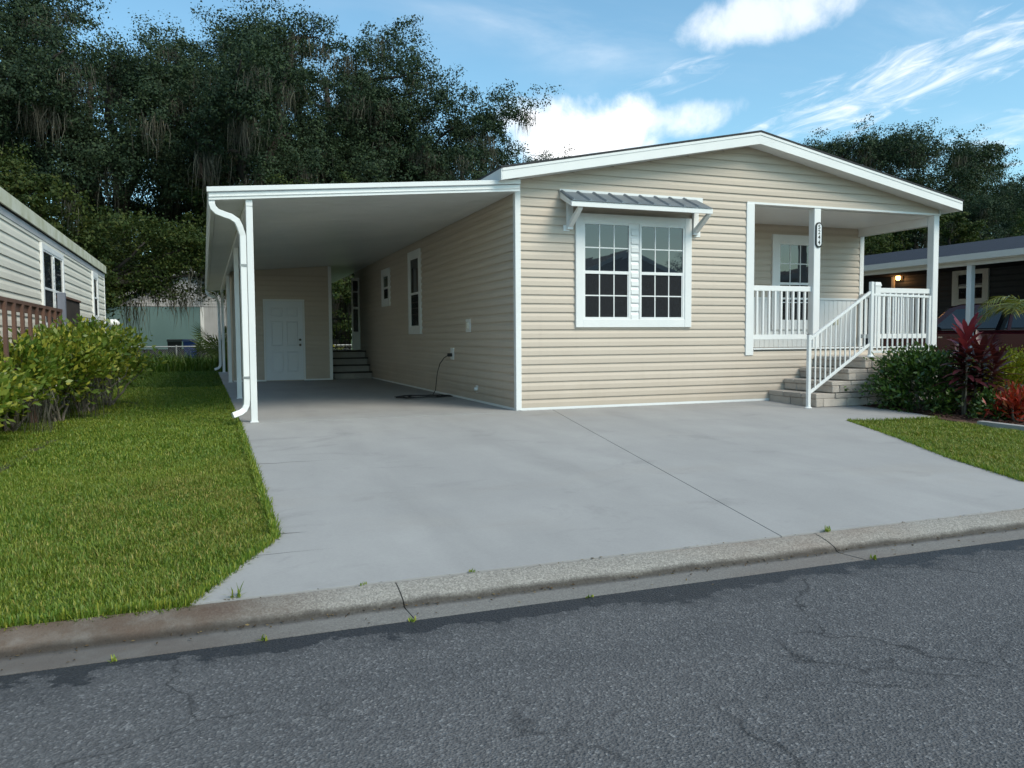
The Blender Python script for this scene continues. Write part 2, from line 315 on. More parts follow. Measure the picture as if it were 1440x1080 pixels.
# ------------------------------------------------------------------ mesh helpers
X, Y, Z = Vector((1, 0, 0)), Vector((0, 1, 0)), Vector((0, 0, 1))
class MB:
    def __init__(s): s.v = []; s.f = []
    def add(s, vs, fs):
        n = len(s.v); s.v += [tuple(p) for p in vs]; s.f += [tuple(i+n for i in f) for f in fs]; return s
    def hexa(s, p):      # 8 points: bottom 4 ccw, top 4 ccw
        return s.add(p, [(3, 2, 1, 0), (4, 5, 6, 7), (0, 1, 5, 4), (1, 2, 6, 5), (2, 3, 7, 6), (3, 0, 4, 7)])
    def box(s, x0, x1, y0, y1, z0, z1):
        return s.hexa([(x0, y0, z0), (x1, y0, z0), (x1, y1, z0), (x0, y1, z0), (x0, y0, z1), (x1, y0, z1), (x1, y1, z1), (x0, y1, z1)])
    def obox(s, F, u0, u1, v0, v1, d0, d1):     # box in a wall frame
        p = [F(u0, v0, d0), F(u1, v0, d0), F(u1, v0, d1), F(u0, v0, d1), F(u0, v1, d0), F(u1, v1, d0), F(u1, v1, d1), F(u0, v1, d1)]
        return s.hexa(p)
    def extrude(s, prof, a, b):      # closed profile of 3D points moved from offset a to offset b
        a, b = Vector(a), Vector(b); n = len(prof)
        vs = [Vector(p)+a for p in prof] + [Vector(p)+b for p in prof]
        return s.add(vs, [tuple(range(n))[::-1], tuple(range(n, 2*n))] + [(i, (i+1) % n, n+(i+1) % n, n+i) for i in range(n)])
    def poly(s, pts, zf, th):
        n = len(pts); vs = [(x, y, zf(x, y)-th) for x, y in pts] + [(x, y, zf(x, y)) for x, y in pts]
        return s.add(vs, [tuple(range(n))[::-1], tuple(range(n, 2*n))] + [(i, (i+1) % n, n+(i+1) % n, n+i) for i in range(n)])
    def tube(s, pts, rad, n=8, sx=1.0, cap=True):
        pts = [Vector(p) for p in pts]; rad = rad if isinstance(rad, (list, tuple)) else [rad]*len(pts)
        base = len(s.v); ref = None; vs = []; fs = []
        for i, p in enumerate(pts):
            d = (pts[min(i+1, len(pts)-1)] - pts[max(i-1, 0)]).normalized()
            if ref is None: ref = Z if abs(d.z) < 0.9 else X
            a = d.cross(ref); a = a.normalized() if a.length > 1e-5 else d.orthogonal().normalized(); b = a.cross(d).normalized(); ref = b
            for k in range(n):
                an = 2*math.pi*k/n + (math.pi/4 if n == 4 else 0)
                vs.append(p + a*math.cos(an)*rad[i]*sx + b*math.sin(an)*rad[i])
        for i in range(len(pts)-1):
            for k in range(n):
                fs.append((i*n+k, i*n+(k+1) % n, (i+1)*n+(k+1) % n, (i+1)*n+k))
        if cap: fs += [tuple(range(n))[::-1], tuple(range((len(pts)-1)*n, len(pts)*n))]
        return s.add(vs, fs)
    def lathe(s, prof, c, n=16):
        vs = []; fs = []; c = Vector(c)
        for r, z in prof:
            for k in range(n): vs.append((c.x+r*math.cos(2*math.pi*k/n), c.y+r*math.sin(2*math.pi*k/n), c.z+z))
        for i in range(len(prof)-1):
            for k in range(n): fs.append((i*n+k, i*n+(k+1) % n, (i+1)*n+(k+1) % n, (i+1)*n+k))
        fs += [tuple(range(n))[::-1], tuple(range((len(prof)-1)*n, len(prof)*n))]
        return s.add(vs, fs)
    def build(s, name, mat, parent=None, smooth=False, bevel=0.0):
        me = bpy.data.meshes.new(name); me.from_pydata(s.v, [], s.f); me.update()
        bm = bmesh.new(); bm.from_mesh(me); bmesh.ops.recalc_face_normals(bm, faces=bm.faces)
        if bevel: bmesh.ops.bevel(bm, geom=bm.edges[:], offset=bevel, segments=1, affect='EDGES', clamp_overlap=True)
        bm.to_mesh(me); bm.free()
        if smooth: me.polygons.foreach_set('use_smooth', [True]*len(me.polygons))
        return link(name, me, mat, parent)
def link(name, me, mat, parent=None):
    o = bpy.data.objects.new(name, me); COL.objects.link(o)
    if mat and not me.materials: me.materials.append(MAT[mat])
    o.parent = parent
    return o
def raw(name, V, F, mat, parent=None):       # numpy quads / tris
    me = bpy.data.meshes.new(name); k = F.shape[1]
    me.vertices.add(len(V)); me.vertices.foreach_set('co', np.ascontiguousarray(V, np.float32).ravel())
    me.loops.add(F.size); me.loops.foreach_set('vertex_index', np.ascontiguousarray(F, np.int32).ravel())
    me.polygons.add(len(F)); me.polygons.foreach_set('loop_start', np.arange(0, F.size, k, dtype=np.int32))
    me.polygons.foreach_set('loop_total', np.full(len(F), k, np.int32))
    me.update(calc_edges=True); me.validate()
    return link(name, me, mat, parent)
def tag(o, label, cat, group=None, kind=None):
    if label: o['label'] = label
    if cat: o['category'] = cat
    if group: o['group'] = group
    if kind: o['kind'] = kind
    return o
def struct(o): o['kind'] = 'structure'; return o
def thing(name, label, cat, group=None, loc=(0, 0, 0)):
    o = bpy.data.objects.new(name, None); COL.objects.link(o); o.empty_display_size = 0.2; o.location = loc
    return tag(o, label, cat, group)
def at(parent, o):      # parent without moving: the parent's location is subtracted
    o.parent = parent; o.location = -Vector(parent.location); return o
def frame(O, U, Nn):
    O, U, Nn = Vector(O), Vector(U), Vector(Nn)
    return lambda u, v, d: O + U*u + Z*v + Nn*d
# ================================================================== THE SETTING
def slab_z(x, y): return 0.0 if y > 0 else 0.2*y/6.71
def lawn_z(x, y):
    if y > -0.3: return -0.055
    if y > -6.74: return -0.055 + (-0.225+0.055)*(-y-0.3)/6.44
    return -0.225
def build_ground():
    xs = [-900, -200, -60, -20, -8, 0, 8, 20, 60, 200, 900]
    ys = [(-900, -0.2), (-200, -0.2), (-40, -0.2), (-14.9, -0.22), (-14.8, -0.7), (-6.79, -0.7), (-6.76, -0.232), (-3, -0.128), (-0.3, -0.055), (20, -0.055), (60, -0.055), (200, -0.05), (900, -0.05)]
    mb = MB(); nx = len(xs)
    mb.v = [(x, y, z) for y, z in ys for x in xs]
    mb.f = [(j*nx+i, j*nx+i+1, (j+1)*nx+i+1, (j+1)*nx+i) for j in range(len(ys)-1) for i in range(nx-1)]
    struct(mb.build('ground', 'turf'))
simple('turf', (0.070, 0.105, 0.020), (0.055, 0.085, 0.018), 1.2, 0.95, 0.6, 40)
build_ground()
def build_road():
    mb = MB(); xs = [-400, -60, -20, -8, -4, 0, 4, 8, 20, 60, 400]; nx = len(xs)
    ys = [(-14.35, -0.262), (-12.5, -0.22), (-10.75, -0.205), (-9.0, -0.225), (-7.15, -0.262)]
    mb.v = [(x, y, z) for y, z in ys for x in xs]
    mb.f = [(j*nx+i, j*nx+i+1, (j+1)*nx+i+1, (j+1)*nx+i) for j in range(len(ys)-1) for i in range(nx-1)]
    struct(mb.build('road', 'asphalt'))
build_road()
def build_kerb(name, ys, flip):
    base = MB().box(-120, 120, min(ys[0], ys[1]), max(ys[0], ys[1]), -0.6, -0.285).build(name, 'dark_gap'); struct(base)
    prof = [(0, -0.205), (0.02, -0.200), (0.07, -0.208), (0.13, -0.223), (0.18, -0.240), (0.196, -0.250), (0.206, -0.265), (0.228, -0.270), (0.32, -0.265), (0.437, -0.2585)]
    pts = [(0, -0.35)] + prof + [(0.437, -0.35)]
    edges = [-0.61 + 2.68*k for k in range(-16, 18)]
    rng = random.Random(4)
    for a, b in zip(edges[:-1], edges[1:]):
        g0, g1 = 0.002 + rng.random()*0.003, 0.002 + rng.random()*0.003
        dz = (rng.random()-0.5)*0.006
        P = [(0, (ys[0] - d if not flip else ys[0] + d), z + dz) for d, z in pts]
        MB().extrude(P, (a+g0, 0, 0), (b-g1, 0, 0)).build('kerb_section', 'concrete_old', base)
build_kerb('kerb', (-6.713, -7.16), False)
build_kerb('far_kerb', (-14.79, -14.34), True)
# driveway: dark bed with two poured slabs either side of the long joint, and the apron by the steps
bed = MB().poly([(-3.74, -0.19), (-3.76, -5.64), (-4.24, -6.69), (2.55, -6.69), (2.16, -6.02), (2.98, -4.05), (3.68, -2.46), (5.1, -2.58), (5.17, -0.03), (0.0, -0.03), (0.0, -0.19)],
                lambda x, y: slab_z(x, y)-0.014, 0.12).build('driveway', 'dark_gap'); struct(bed)
g = 0.004
MB().poly([(-3.76, -0.187), (-3.772, -3.2), (-3.78, -5.66), (-4.27, -6.708), (-0.852-g, -6.708), (0.31-g, -1.08), (0.50-g, -0.187)], slab_z, 0.1).build('concrete_slab', 'concrete', bed)
MB().poly([(0.50+g, -0.187), (0.31+g, -1.08), (-0.852+g, -6.708), (2.6, -6.708), (2.16, -6.03), (2.56, -4.95), (3.05, -3.95), (3.36, -3.25), (3.69, -2.44), (4.40, -2.57), (5.12, -2.60), (5.2, -2.2), (5.2, -0.03), (0.535+g, -0.03)], slab_z, 0.1).build('concrete_slab', 'concrete', bed)
MB().poly([(0.012, -0.187+g), (0.50-g, -0.187+g), (0.53-g, -0.03), (0.012, -0.03)], slab_z, 0.1).build('concrete_slab', 'concrete', bed)
MB().poly([(-3.755, -0.178), (0.005, -0.178), (0.005, 17.0), (-3.755, 17.0)], lambda x, y: 0.0, 0.12).build('concrete_slab', 'concrete', bed)
# hairline cracks
def crack(pts, wd):
    mb = MB(); n = len(pts)
    for i, (x, y) in enumerate(pts):
        k = wd*(1 - i/(n-1))+0.0006
        mb.v += [(x, y-k/2, slab_z(x, y)+0.0012), (x, y+k/2, slab_z(x, y)+0.0012)]
    mb.f = [(2*i, 2*i+2, 2*i+3, 2*i+1) for i in range(n-1)]
    mb.build('crack', 'dark_gap', bed)
rng = random.Random(2)
crack([(-3.77+i*0.06, -3.10+0.012*math.sin(i*1.3)+rng.random()*0.012) for i in range(14)], 0.010)
crack([(-3.78+i*0.03, -5.60+rng.random()*0.01) for i in range(7)], 0.012)
crack([(-3.98+i*0.06, -6.02+rng.random()*0.01) for i in range(9)], 0.004)
# mulch bed with chips, pale edging
struct(MB().poly([(5.22, -1.0), (5.22, -2.2), (5.08, -2.62), (5.02, -3.30), (5.10, -3.9), (5.25, -6.6), (10.5, -6.6), (10.5, 2.0), (8.1, 2.0), (8.1, -0.02), (6.8, -0.02), (6.8, -1.0)], lambda x, y: lawn_z(x, y)+0.03, 0.1).build('planting_bed', 'mulch'))
def chips(name, n, region, zf, mat, seed, size):
    r = np.random.default_rng(seed); x0, x1, y0, y1 = region
    c = np.stack([r.uniform(x0, x1, n), r.uniform(y0, y1, n)], 1); z = np.array([zf(a, b) for a, b in c])
    V, F = leaf_quads(np.c_[c, z + 0.04 + r.uniform(0, 0.02, n)], size, 0.35, r, flat=0.8)
    return raw(name, V, F, mat)
def leaf_quads(C, size, aspect, r, flat=0.0, updir=None, jitter=1.0, normal=None):
    """rhombic leaves of random direction at points C"""
    n = len(C); a = r.normal(size=(n, 3)); 
    if flat: a[:, 2] *= (1-flat)
    if updir is not None: a = a*jitter + updir
    a /= np.linalg.norm(a, axis=1, keepdims=True)
    q = r.normal(size=(n, 3)); 
    if flat: q[:, 2] *= (1-flat)
    b = q - (q*a).sum(1, keepdims=True)*a; b /= np.linalg.norm(b, axis=1, keepdims=True)+1e-9
    if normal is not None:      # blades lie across the clump's own outward direction
        m = normal + r.normal(size=(n, 3))*0.45; m /= np.linalg.norm(m, axis=1, keepdims=True)+1e-9
        a = a - (a*m).sum(1, keepdims=True)*m; a /= np.linalg.norm(a, axis=1, keepdims=True)+1e-9; b = np.cross(m, a)
    L = (size*r.uniform(0.6, 1.25, n))[:, None]; Wd = L*aspect
    nrm = np.cross(a, b)
    V = np.empty((n, 4, 3)); V[:, 0] = C - a*L*0.5; V[:, 1] = C + b*Wd*0.5 + nrm*Wd*0.12; V[:, 2] = C + a*L*0.5; V[:, 3] = C - b*Wd*0.5 + nrm*Wd*0.12
    F = np.arange(4*n).reshape(n, 4)
    return V.reshape(-1, 3), F
tag(chips('mulch_chips', 5000, (5.25, 7.6, -4.2, -1.05), lambda x, y: lawn_z(x, y), 'mulch', 5, 0.07), 'brown mulch chips under the shrubs beside the steps', 'mulch', kind='stuff')
struct(MB().poly([(5.02, -3.28), (5.13, -3.28), (5.21, -3.9), (5.35, -6.5), (5.23, -6.5), (5.09, -3.9)], lambda x, y: lawn_z(x, y)+0.075, 0.16).build('bed_edging', 'concrete'))
# ================================================================== THE HOUSE
E_ = 0.125                                     # siding exposure
PROF = [(0.0, 0.009), (0.012, 0.009), (0.0145, 0.0005), (0.021, 0.0), (0.0215, 0.006), (0.0195, 0.040), (0.0185, 0.064), (0.0125, 0.082), (0.006, 0.100), (0.003, 0.134), (0.0, 0.134)]
def board(F, u0, u1, z0, mat, parent, e=E_, name='siding_board', k=1.0):
    prof = [(d*k, v*e/0.125) for d, v in PROF]; n = len(prof); sag = random.uniform(-0.0015, 0.0015)
    vs = [F(u0, z0+v, d) for d, v in prof] + [F(u1, z0+v+sag, d) for d, v in prof]
    mb = MB().add(vs, [tuple(range(n)), tuple(range(n, 2*n))[::-1]] + [(i, (i+1) % n, n+(i+1) % n, n+i) for i in range(n)])
    return mb.build(name, mat, parent)
random.seed(11)
house = thing('house', 'beige vinyl sided single storey house with white trim, low gable and corner porch', 'house')
HW, HL = 8.0, 13.0
XP, ZE, ZPK = 3.935, 3.365, 4.19                 # ridge position, eave and ridge heights (top)
X0R, X1R = -0.315, 8.185
def roof_top(x): return ZE + (ZPK-ZE)*(1-abs(x-XP)/((XP-X0R) if x < XP else (X1R-XP)))
DECK, BEAM = 0.83, 3.135
PX0 = 3.92                                       # porch opening starts
PD = 1.75                                        # porch depth
core = MB()
core.box(0.001, PX0+0.1, 0.001, HL, 0.0, 3.2); core.box(PX0+0.1, HW-0.001, PD+0.001, HL, 0.0, 3.2); core.box(PX0+0.1, HW-0.001, 0.001, PD+0.001, 0.0, DECK-0.06)
core.extrude([(0.001, 0, 3.2), (HW-0.001, 0, 3.2), (HW-0.001, 0, roof_top(HW)-0.09), (XP, 0, ZPK-0.09), (0.001, 0, roof_top(0)-0.09)], (0, 0.001, 0), (0, HL, 0))
core.build('wall', 'siding_beige', house)
FF = frame((0, 0, 0), X, -Y)
FS = frame((0, 0, 0), Y, -X)
for i in range(34):
    z = 0.035 + i*E_
    if z > 4.0: break
    if z+E_ <= DECK-0.0: u0, u1 = 0.05, 7.95
    elif z < BEAM: u0, u1 = 0.05, PX0+0.02
    else:
        u0, u1 = 0.02, 7.97
        lim = z + 0.19                      # roof underside cuts the gable boards
        if lim > roof_top(0.02):
            t = (lim-ZE)/(ZPK-ZE); u0 = max(u0, X0R+t*(XP-X0R)); u1 = min(u1, X1R-t*(X1R-XP))
        if u1-u0 < 0.15: continue
    if u1 > 5.2 and u1-u0 > 5.5:                            # long runs are lapped from two lengths
        m_ = random.choice((3.66, 3.2, 4.6, 5.0)) if z > 3 else random.choice((3.66, 3.1))
        board(FF, u0, m_+0.015, z, 'siding_beige', house); board(FF, m_, u1, z, 'siding_beige', house, k=1.06)
    else: board(FF, u0, u1, z, 'siding_beige', house)
for i in range(24):
    z = 0.035 + i*E_
    m_ = random.choice((3.66, 7.3, 5.5)); board(FS, 0.05, m_+0.02, z, 'siding_beige', house); board(FS, m_, HL, z, 'siding_beige', house, k=1.06)
# trim
MB().box(-0.022, 0.062, -0.024, 0.06, 0.0, 3.2).build('corner_post', 'white_trim', house, bevel=0.004)
MB().box(0.062, PX0+0.5, -0.02, 0.0, -0.004, 0.036).build('base_trim', 'white_trim', house)
MB().box(-0.02, 0.0, 0.06, HL, -0.002, 0.036).build('base_trim', 'white_trim', house)
# roof slabs, rake boards, eave fascia
RF = -0.30
for sx in (0, 1):
    xa = X0R if sx == 0 else X1R
    t = 0.165
    P = [(xa, 0, ZE-0.012), (XP, 0, ZPK-0.012), (XP, 0, ZPK-t), (xa, 0, ZE-t)]
    rs = MB().extrude(P, (0, RF+0.02, 0), (0, HL+0.3, 0)).build('roof', 'white_trim', house)
    xo = xa + (-0.02 if sx == 0 else 0.02)
    zo = roof_top(xa) - 0.004
    MB().extrude([(xo, 0, zo-0.012), (XP, 0, ZPK-0.010), (XP, 0, ZPK+0.018), (xo, 0, zo+0.014)], (0, RF-0.025, 0), (0, HL+0.32, 0)).build('shingles', 'shingle', rs)
    MB().extrude([(xa, 0, ZE-0.015), (XP, 0, ZPK-0.013), (XP, 0, ZPK-0.186), (xa, 0, ZE-0.172)], (0, RF-0.012, 0), (0, RF+0.019, 0)).build('rake_board', 'white_trim', rs)
    MB().extrude([(xa, 0, ZE-0.016), (XP, 0, ZPK-0.0135), (XP, 0, ZPK-0.052), (xa, 0, ZE-0.052)], (0, RF-0.02, 0), (0, RF-0.0125, 0)).build('rake_trim', 'white_trim', rs)
    d = -1 if sx == 0 else 1
    MB().box(min(xa, xa+d*0.015), max(xa, xa+d*0.015), RF-0.01, HL+0.3, ZE-0.175, ZE-0.018).build('eave_board', 'white_trim', rs)
# windows -----------------------------------------------------------
def window(F, w_, h_, parent, cols=3, rows=2, cw=0.095, two=False, cname='window', d0=0.023, plain=False):
    """casing round one or two double-hung sashes; every pane and glazing bar its own piece"""
    mb = MB(); D = d0
    if cw:
        mb.obox(F, 0, cw, 0, h_, D-0.02, D+0.028); mb.obox(F, w_-cw, w_, 0, h_, D-0.02, D+0.028)
        mb.obox(F, cw, w_-cw, 0, cw, D-0.02, D+0.026); mb.obox(F, cw, w_-cw, h_-cw, h_, D-0.02, D+0.026)
    root = mb.build(cname, 'white_trim', parent, bevel=0.003)
    spans = [(cw, w_-cw)]
    if two:
        mw = 0.15; c = w_/2; spans = [(cw, c-mw/2), (c+mw/2, w_-cw)]
        MB().obox(F, c-mw/2, c+mw/2, cw, h_-cw, D-0.02, D-0.0005).build('mullion', 'white_trim', root)
        for k in range(int((h_-2*cw)/0.125)):
            board(lambda u, v, d, F=F: F(u, v, d+D-0.003), c-mw/2+0.012, c+mw/2-0.012, cw+k*0.125, 'white_trim', root, name='mullion_board')
    for a, b in spans:
        s = 0.034; v0, v1 = cw, h_-cw; vm = v0 + (v1-v0)*0.485
        sb = MB()
        sb.obox(F, a, a+s, v0, v1, D-0.02, D+0.018); sb.obox(F, b-s, b, v0, v1, D-0.02, D+0.018)
        sb.obox(F, a+s, b-s, v0, v0+s, D-0.02, D+0.017); sb.obox(F, a+s, b-s, v1-s, v1, D-0.02, D+0.017)
        sb.obox(F, a+s, b-s, vm-0.022, vm+0.022, D-0.02, D+0.016)
        sb.build('sash', 'white_trim', root)
        for lo, hi, low in ((v0+s, vm-0.022, True), (vm+0.022, v1-s, False)):
            dd = D + (0.0 if low else 0.004); bw = 0.0085
            uu = [a+s + (b-a-2*s)*k/cols for k in range(cols+1)]; vv = [lo + (hi-lo)*k/rows for k in range(rows+1)]
            for i in range(cols):
                for j in range(rows):
                    tl = random.uniform(-0.0003, 0.0003)
                    p = [F(uu[i], vv[j], dd-0.001+tl), F(uu[i+1], vv[j], dd-0.001-tl), F(uu[i+1], vv[j+1], dd-0.001), F(uu[i], vv[j+1], dd-0.001)]
                    q_ = [F(uu[i], vv[j], dd-0.007), F(uu[i+1], vv[j], dd-0.007), F(uu[i+1], vv[j+1], dd-0.007), F(uu[i], vv[j+1], dd-0.007)]
                    MB().hexa(q_ + p).build('pane', 'glass', root)
            for i in range(1, cols): MB().obox(F, uu[i]-bw, uu[i]+bw, lo, hi, dd-0.002, dd+0.004).build('glazing_bar', 'white_trim', root)
            for j in range(1, rows): MB().obox(F, uu[0], uu[-1], vv[j]-bw, vv[j]+bw, dd-0.002, dd+0.0036).build('glazing_bar', 'white_trim', root)
            if low:
                MB().obox(F, a+s+0.001, b-s-0.018, lo+0.012, hi-0.004, dd+0.0003, dd+0.0012).build('insect_screen', 'screen', root)
                MB().obox(F, b-s-0.018, b-s, lo, hi, dd+0.003, dd+0.011).build('screen_frame', 'white_trim', root)
    return root
window(frame((0.912, 0, 1.187), X, -Y), 1.966, 1.66, house, two=True, cw=0.118)
window(frame((0, 5.27, 1.13), Y, -X), 1.03, 1.735, house, cols=1, rows=1, cw=0.14)
window(frame((0, 8.16, 1.82), Y, -X), 0.9, 0.90, house, cols=1, rows=1, cw=0.15)
# awning over the front window ---------------------------------------
aw = MB().box(0.665, 3.075, -0.045, -0.015, 3.075, 3.172).build('awning', 'white_trim', house)
AX0, AX1, AYF, AZF, AZB = 0.66, 2.96, -0.45, 2.895, 3.145
npan = 9; pw = (AX1-AX0)/npan
for k in range(npan):
    a, b = AX0+k*pw, AX0+(k+1)*pw
    prof = [(a+0.002, 0.0), (a+0.022, 0.022), (a+0.042, 0.022), (a+0.062, 0.0), (b-0.002, 0.0), (b-0.002, -0.006), (a+0.002, -0.006)]
    vs = [(x+0.09, -0.03, AZB+h) for x, h in prof] + [(x, AYF-0.025, AZF+0.052+h) for x, h in prof]; n = len(prof)
    vs = [(x+0.055 if i < n else x, y, z) for i, (x, y, z) in enumerate([(x-0.055, y, z) if i < n else (x, y, z) for i, (x, y, z) in enumerate(vs)])]
    vs = [(prof[i % n][0], vs[i][1], vs[i][2]) for i in range(2*n)]
    MB().add(vs, [tuple(range(n)), tuple(range(n, 2*n))[::-1]] + [(i, (i+1) % n, n+(i+1) % n, n+i) for i in range(n)]).build('metal_panel', 'awning_metal', aw)
MB().box(AX0-0.01, AX1+0.01, AYF-0.012, AYF+0.012, AZF-0.03, AZF+0.043).build('fascia', 'white_trim', aw, bevel=0.003)
for x in (AX0+0.005, AX1-0.03):      # sloping rafter at each end
    MB().hexa([(x, -0.03, AZB-0.10), (x+0.025, -0.03, AZB-0.10), (x+0.025, AYF+0.012, AZF-0.03), (x, AYF+0.012, AZF-0.03),
               (x, -0.03, AZB-0.010), (x+0.025, -0.03, AZB-0.010), (x+0.025, AYF+0.012, AZF+0.04), (x, AYF+0.012, AZF+0.04)]).build('rafter', 'white_trim', aw)
for x in (0.80, 2.925):                # strut brackets
    MB().box(x-0.03, x+0.06, -0.075, -0.015, 2.60, 3.04).build('bracket_post', 'white_trim', aw, bevel=0.003)
    MB().hexa([(x-0.02, -0.065, 2.62), (x+0.05, -0.065, 2.62), (x+0.05, -0.40, 2.84), (x-0.02, -0.40, 2.84), (x-0.02, -0.065, 2.70), (x+0.05, -0.065, 2.70), (x+0.05, -0.43, 2.90), (x-0.02, -0.43, 2.90)]).build('bracket_strut', 'white_trim', aw)
    jb = x-0.075 if x < 1 else x+0.02
    MB().box(jb, jb+0.10, -0.028, -0.014, 2.575, 2.66).build('bracket_block', 'white_trim', aw)
# porch ---------------------------------------------------------------
for k in range(12):
    y0 = 0.02+k*0.145; MB().box(PX0+0.02, HW-0.01, y0, y0+0.139, DECK-0.055, DECK-0.0).build('deck_board', 'deck_board', house)
MB().box(PX0+0.15, HW, -0.022, 0.012, DECK-0.005, DECK+0.018).build('deck_edge', 'white_trim', house)
MB().box(PX0-0.015, PX0+0.135, -0.035, 0.1, 0.735, BEAM+0.0).build('porch_post', 'white_trim', house, bevel=0.004)
MB().box(5.25, 5.385, -0.02, 0.115, DECK+0.018, BEAM).build('porch_post', 'white_trim', house, bevel=0.006)
MB().box(7.875, 8.0, -0.02, 0.115, DECK+0.018, BEAM).build('porch_post', 'white_trim', house, bevel=0.006)
MB().box(PX0-0.005, HW+0.012, -0.03, 0.09, BEAM, BEAM+0.032).build('beam_trim', 'white_trim', house)
MB().box(PX0+0.1, HW-0.004, 0.095, PD, BEAM-0.012, BEAM+0.02).build('porch_ceiling', 'white_trim', house)
MB().box(HW-0.13, HW+0.008, 0.118, PD, BEAM-0.16, BEAM-0.014).build('side_beam', 'white_trim', house)
MB().box(HW-0.004, HW+0.014, -0.028, 0.4, BEAM+0.033, 3.26).build('corner_trim', 'white_trim', house)
FB = frame((0, PD, 0), X, -Y)
for i in range(18):
    z = DECK+0.93+i*E_
    if z < BEAM-0.06: board(FB, PX0+0.1, HW-0.07, z, 'siding_beige', house)
MB().box(HW-0.09, HW+0.01, PD-0.03, PD+0.06, DECK, BEAM-0.16).build('corner_post', 'white_trim', house, bevel=0.004)
MB().box(PX0+0.1, HW-0.09, PD-0.035, PD, DECK+0.90, DECK+0.935).build('wainscot_cap', 'white_trim', house)
for k in range(36):
    x = PX0+0.12+k*0.108
    if x+0.104 < HW-0.09: MB().box(x, x+0.104, PD-0.016, PD, DECK, DECK+0.90).build('wainscot_board', 'white_trim', house, bevel=0.003)
window(frame((5.80, PD-0.004, 1.16), X, -Y), 1.08, 1.78, house, cols=3, rows=2, cw=0.15, d0=0.02)
MB().box(7.28, 7.40, PD-0.03, PD-0.016, 1.25, 1.38).build('outlet_cover', 'mossy_trim', house, bevel=0.003)
for i in range(18):    # inner left return of the porch
    z = DECK+i*E_
    if z < BEAM-0.06: board(frame((PX0+0.1, 0.1, 0), Y, X), 0.0, PD-0.12, z, 'siding_beige', house)
def vinyl_rail(F, L, parent, z0=1.03, z1=1.855, n=None, name='porch_rail'):
    top = MB().obox(F, 0, L, z1-0.085, z1, -0.022, 0.022).build(name, 'white_trim', parent, bevel=0.004)
    MB().obox(F, 0, L, z0-0.045, z0+0.035, -0.018, 0.018).build('bottom_rail', 'white_trim', top, bevel=0.003)
    n = n or int(round(L/0.128))-1
    for k in range(n):
        u = L*(k+1)/(n+1); MB().obox(F, u-0.018, u+0.018, z0+0.035, z1-0.085, -0.018, 0.018).build('baluster', 'white_trim', top, bevel=0.002)
    return top
vinyl_rail(frame((PX0+0.135, 0.05, 0), X, -Y), 5.25-PX0-0.135, house, n=9)
vinyl_rail(frame((6.70, 0.05, 0), X, -Y), 7.875-6.70, house)
vinyl_rail(frame((7.94, 0.115, 0), Y, -X), PD-0.16, house)
nw = MB().box(6.57, 6.70, -0.02, 0.11, DECK+0.018, 1.89).build('newel_post', 'white_trim', house, bevel=0.005)
MB().hexa([(6.56, -0.03, 1.885), (6.71, -0.03, 1.885), (6.71, 0.12, 1.885), (6.56, 0.12, 1.885), (6.575, -0.015, 1.95), (6.695, -0.015, 1.95), (6.695, 0.105, 1.95), (6.575, 0.105, 1.95)]).build('post_cap', 'white_trim', nw, bevel=0.004)
# house number plaque on the middle post
def capsule(x, y, z0, z1, r, th, name, mat, parent):
    pts = []
    for k in range(13): a = math.pi*k/12; pts.append((x+r*math.cos(a), 0, z1-r+r*math.sin(a)))
    for k in range(13): a = math.pi+math.pi*k/12; pts.append((x+r*math.cos(a), 0, z0+r+r*math.sin(a)))
    return MB().extrude(pts, (0, y, 0), (0, y+th, 0)).build(name, mat, parent)
pq = capsule(5.335, -0.036, 2.49, 2.905, 0.068, 0.0155, 'number_plaque', 'sign_black', house)
capsule(5.335, -0.040, 2.515, 2.88, 0.046, 0.0038, 'plaque_face', 'sign_white', pq)
for k, ch in enumerate('5244'):
    cu = bpy.data.curves.new('digit', 'FONT'); cu.body = ch; cu.size = 0.098; cu.align_x = 'CENTER'; cu.align_y = 'CENTER'; cu.extrude = 0.0012; cu.offset = 0.0012
    tmp = bpy.data.objects.new('digit_curve', cu); COL.objects.link(tmp)
    dg = bpy.context.evaluated_depsgraph_get(); me = bpy.data.meshes.new_from_object(tmp.evaluated_get(dg)); bpy.data.objects.remove(tmp)
    me.transform(Matrix.Rotation(R(90), 4, 'X')); me.transform(Matrix.Translation((5.335, -0.0415, 2.822-k*0.083)))
    me.materials.clear(); link('digit', me, 'sign_black', pq)
# boxes, outlet and pipe on the side wall
MB().obox(FS, 2.06, 2.30, 1.14, 1.36, 0.012, 0.03).build('meter_plate', 'white_trim', house, bevel=0.004)
MB().obox(FS, 2.11, 2.22, 1.19, 1.31, 0.03, 0.06).build('meter_box', 'siding_grey', house, bevel=0.01)
MB().obox(FS, 3.03, 3.21, 0.66, 0.87, 0.012, 0.034).build('outlet_cover', 'white_trim', house, bevel=0.004)
MB().tube([(0, 1.77, 0.21), (-0.06, 1.77, 0.21)], 0.028, 12).build('pipe_stub', 'white_trim', house, True)
MB().obox(FS, 1.71, 1.83, 0.15, 0.27, 0.012, 0.02).build('pipe_flange', 'white_trim', house, bevel=0.004)
